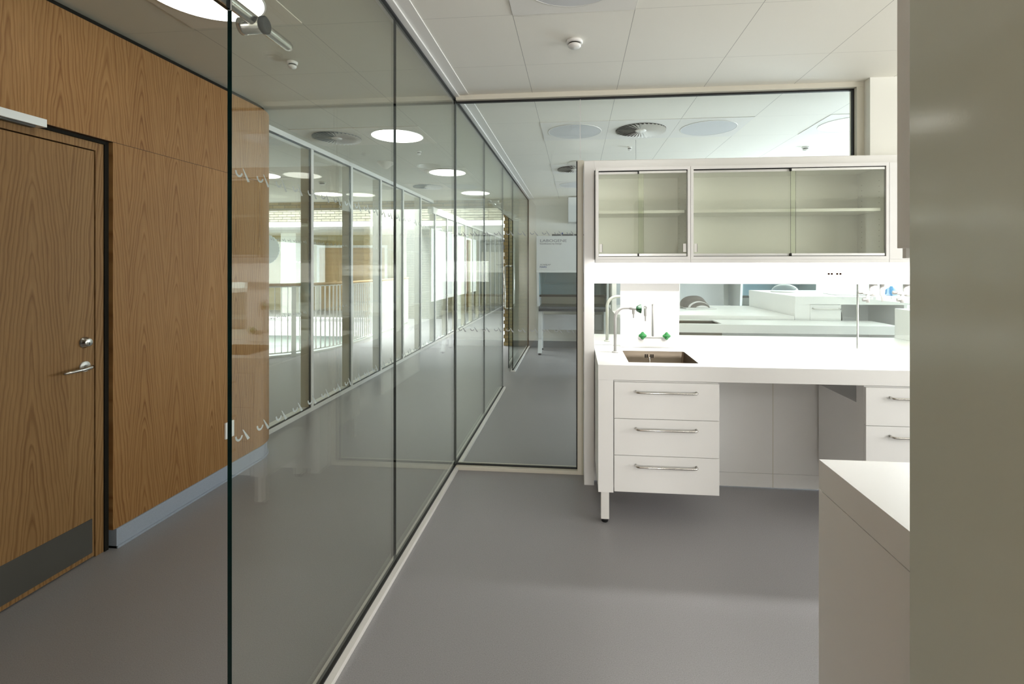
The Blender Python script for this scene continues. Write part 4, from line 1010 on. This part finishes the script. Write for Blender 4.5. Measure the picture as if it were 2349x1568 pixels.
for i in range(nb):
    s_ = seg[-1]*(i+0.5)/nb; x, y = at(s_); x2, y2 = at(s_+0.02); d = Vector((x2-x, y2-y, 0)).normalized(); q = Vector((-d.y, d.x, 0))
    big = i % 14 == 4
    hw, ht = (0.035, 0.012) if big else (0.0045, 0.014)
    c = [Vector((x, y, 0))+d*a*hw+q*e*ht for a, e in ((-1, -1), (1, -1), (1, 1), (-1, 1))]
    b = MB(); b.prism([(v.x, v.y) for v in c], 0.0 if big else 0.07, 1.15 if big else 1.14, 'frame_white'); part('post' if big else 'baluster', b, bal)

t = root('hanging_disc', (-5.75, 8.5, 1.77), 'pale round disc with a scalloped edge beside the oak corner', 'hanging disc')
b = MB(); n = 30; pts = []
for i in range(n*4):
    a = 2*PI*i/(n*4); rr = 0.262 + 0.012*abs(math.sin(a*n/2)); pts.append((-5.68+rr*math.cos(a), 8.5, 1.775+rr*math.sin(a)))
M['paper'] = plain('pale_paper', (0.72, 0.80, 0.80), 0.7)
b.extr(pts, (0, 0.012, 0), 'paper'); part('disc', b, t)
b = MB(); b.tube([(-5.68, 8.506, 2.03), (-5.68, 8.506, 2.69)], 0.0015, 'ribbed', 6); part('wire', b, t)

# far gallery wall
fw = MB(); fw.box(-12, -4.9, 15.6, 15.7, 0, 2.5, 'oakfar')
single('wall_gallery_far', fw, (-8, 15.6, 0), 'oak panelled wall across the atrium', 'wall', kind='structure')
def far_door(x0, x1, nm, lab):
    t = root(nm, (x0, 15.58, 0), lab, 'door', kind='structure')
    b = MB(); b.box(x0-0.08, x0, 15.54, 15.6, 0, 2.16, 'frame_white'); b.box(x1, x1+0.08, 15.54, 15.6, 0, 2.16, 'frame_white'); b.box(x0, x1, 15.54, 15.6, 2.08, 2.16, 'frame_white'); part('door_frame', b, t)
    b = MB(); b.box(x0, x1, 15.57, 15.6, 0.01, 2.08, 'oakrail'); part('door_leaf', b, t)
far_door(-7.35, -6.25, 'door_2', 'oak door with white frame across the atrium')
far_door(-8.5, -7.55, 'door_3', 'second oak door with white frame across the atrium')
b = MB(); b.box(-9.25, -8.75, 14.6, 15.5, 0, 2.5, 'wallwhite'); single('wall_stub', b, (-9, 15, 0), 'white wall end across the atrium', 'wall', kind='structure')
g5 = root('window_4', (-7, 12.6, 0), 'glass balustrade line and screen on the far side of the void', 'glazed screen', kind='structure')
xs = [-11.5, -10.2, -8.9, -7.6, -6.3, -5.0]
for x0, x1 in zip(xs, xs[1:]):
    b = MB(); b.pane(x0+0.01, x1-0.01, 13.2, 13.21, 0.03, 2.5, 'Y', 'glass', 'g_edge'); p = part('glass_pane', b, g5)
for x0 in xs:
    b = MB(); b.box(x0-0.02, x0+0.02, 13.19, 13.22, 0.0, 2.5, 'frame_white'); part('mullion', b, g5)
b = MB(); b.box(-12, -5.0, 13.16, 13.24, 0, 0.03, 'frame_white'); part('rail', b, g5)

# bright pale wall bays beyond the curve, right of the doors
b = MB(); b.box(-5.0, -3.6, 13.4, 13.55, 0, 2.5, 'brickpale'); b.box(-4.9, -4.75, 13.1, 13.4, 0, 2.5, 'frame_white')
single('wall_pale_bay', b, (-4.3, 13.4, 0), 'pale brick bay beyond the void', 'wall', kind='structure')
# far end of the corridor
b = MB(); b.box(-12, -1.0, 22.3, 22.4, 0, 2.5, 'wallwhite'); b.box(-12, -1.33, 22.28, 22.3, 0, 0.35, 'skirtd')
single('wall_far', b, (-5, 22.3, 0), 'pale wall at the end of the corridor', 'wall', kind='structure')
M['beige'] = plain('beige_locker', (0.66, 0.60, 0.50), 0.5)
for i in range(7):
    x0 = -5.2+i*0.5
    b = MB(); b.box(x0, x0+0.48, 18.6, 19.0, 0.0, 2.02, 'beige'); b.box(x0+0.40, x0+0.42, 18.585, 18.6, 0.95, 1.15, 'ribbed')
    single('locker', b, (x0, 18.6, 0), 'beige locker standing at the far end behind the mullions', 'locker', 'beige lockers at the far end')
b = MB(); b.box(-1.47, -1.335, 17.3, 17.75, 0, 2.42, 'orange')
single('wood_pillar', b, (-1.4, 17.5, 0), 'orange wooden pillar at the far end beside the brick jamb', 'pillar')
t = root('info_counter', (-3.6, 15.4, 0), 'wooden counter with a dark top far down the corridor behind the mullions', 'counter')
b = MB(); b.box(-4.6, -2.9, 15.4, 15.8, 0.0, 0.62, 'oakfar'); part('body', b, t)
b = MB(); b.box(-4.65, -2.85, 15.35, 15.85, 0.62, 0.66, 'traydark'); part('top', b, t)
t = root('wall_sign', (-2.9, 12.2, 1.9), 'small yellow sign far down the corridor', 'sign')
b = MB(); b.box(-3.42, -3.22, 13.385, 13.398, 1.88, 2.06, 'yellow'); part('plate', b, t)
b = MB(); b.box(-3.44, -3.20, 13.398, 13.46, 0, 2.5, 'wallwhite'); single('wall_pier_far', b, (-3.3, 13.4, 0), 'narrow white pier carrying the yellow sign', 'wall', kind='structure')
for i, (x, y) in enumerate(((-2.9, 13.2), (-2.9, 14.6), (-2.9, 16.2))):
    ceil_light(x-0.9, y, ('nearest', 'middle', 'farthest')[i] + ' lit light in the low ceiling beyond the brick beam', True, 2.5, 'lit lights beyond the brick beam')
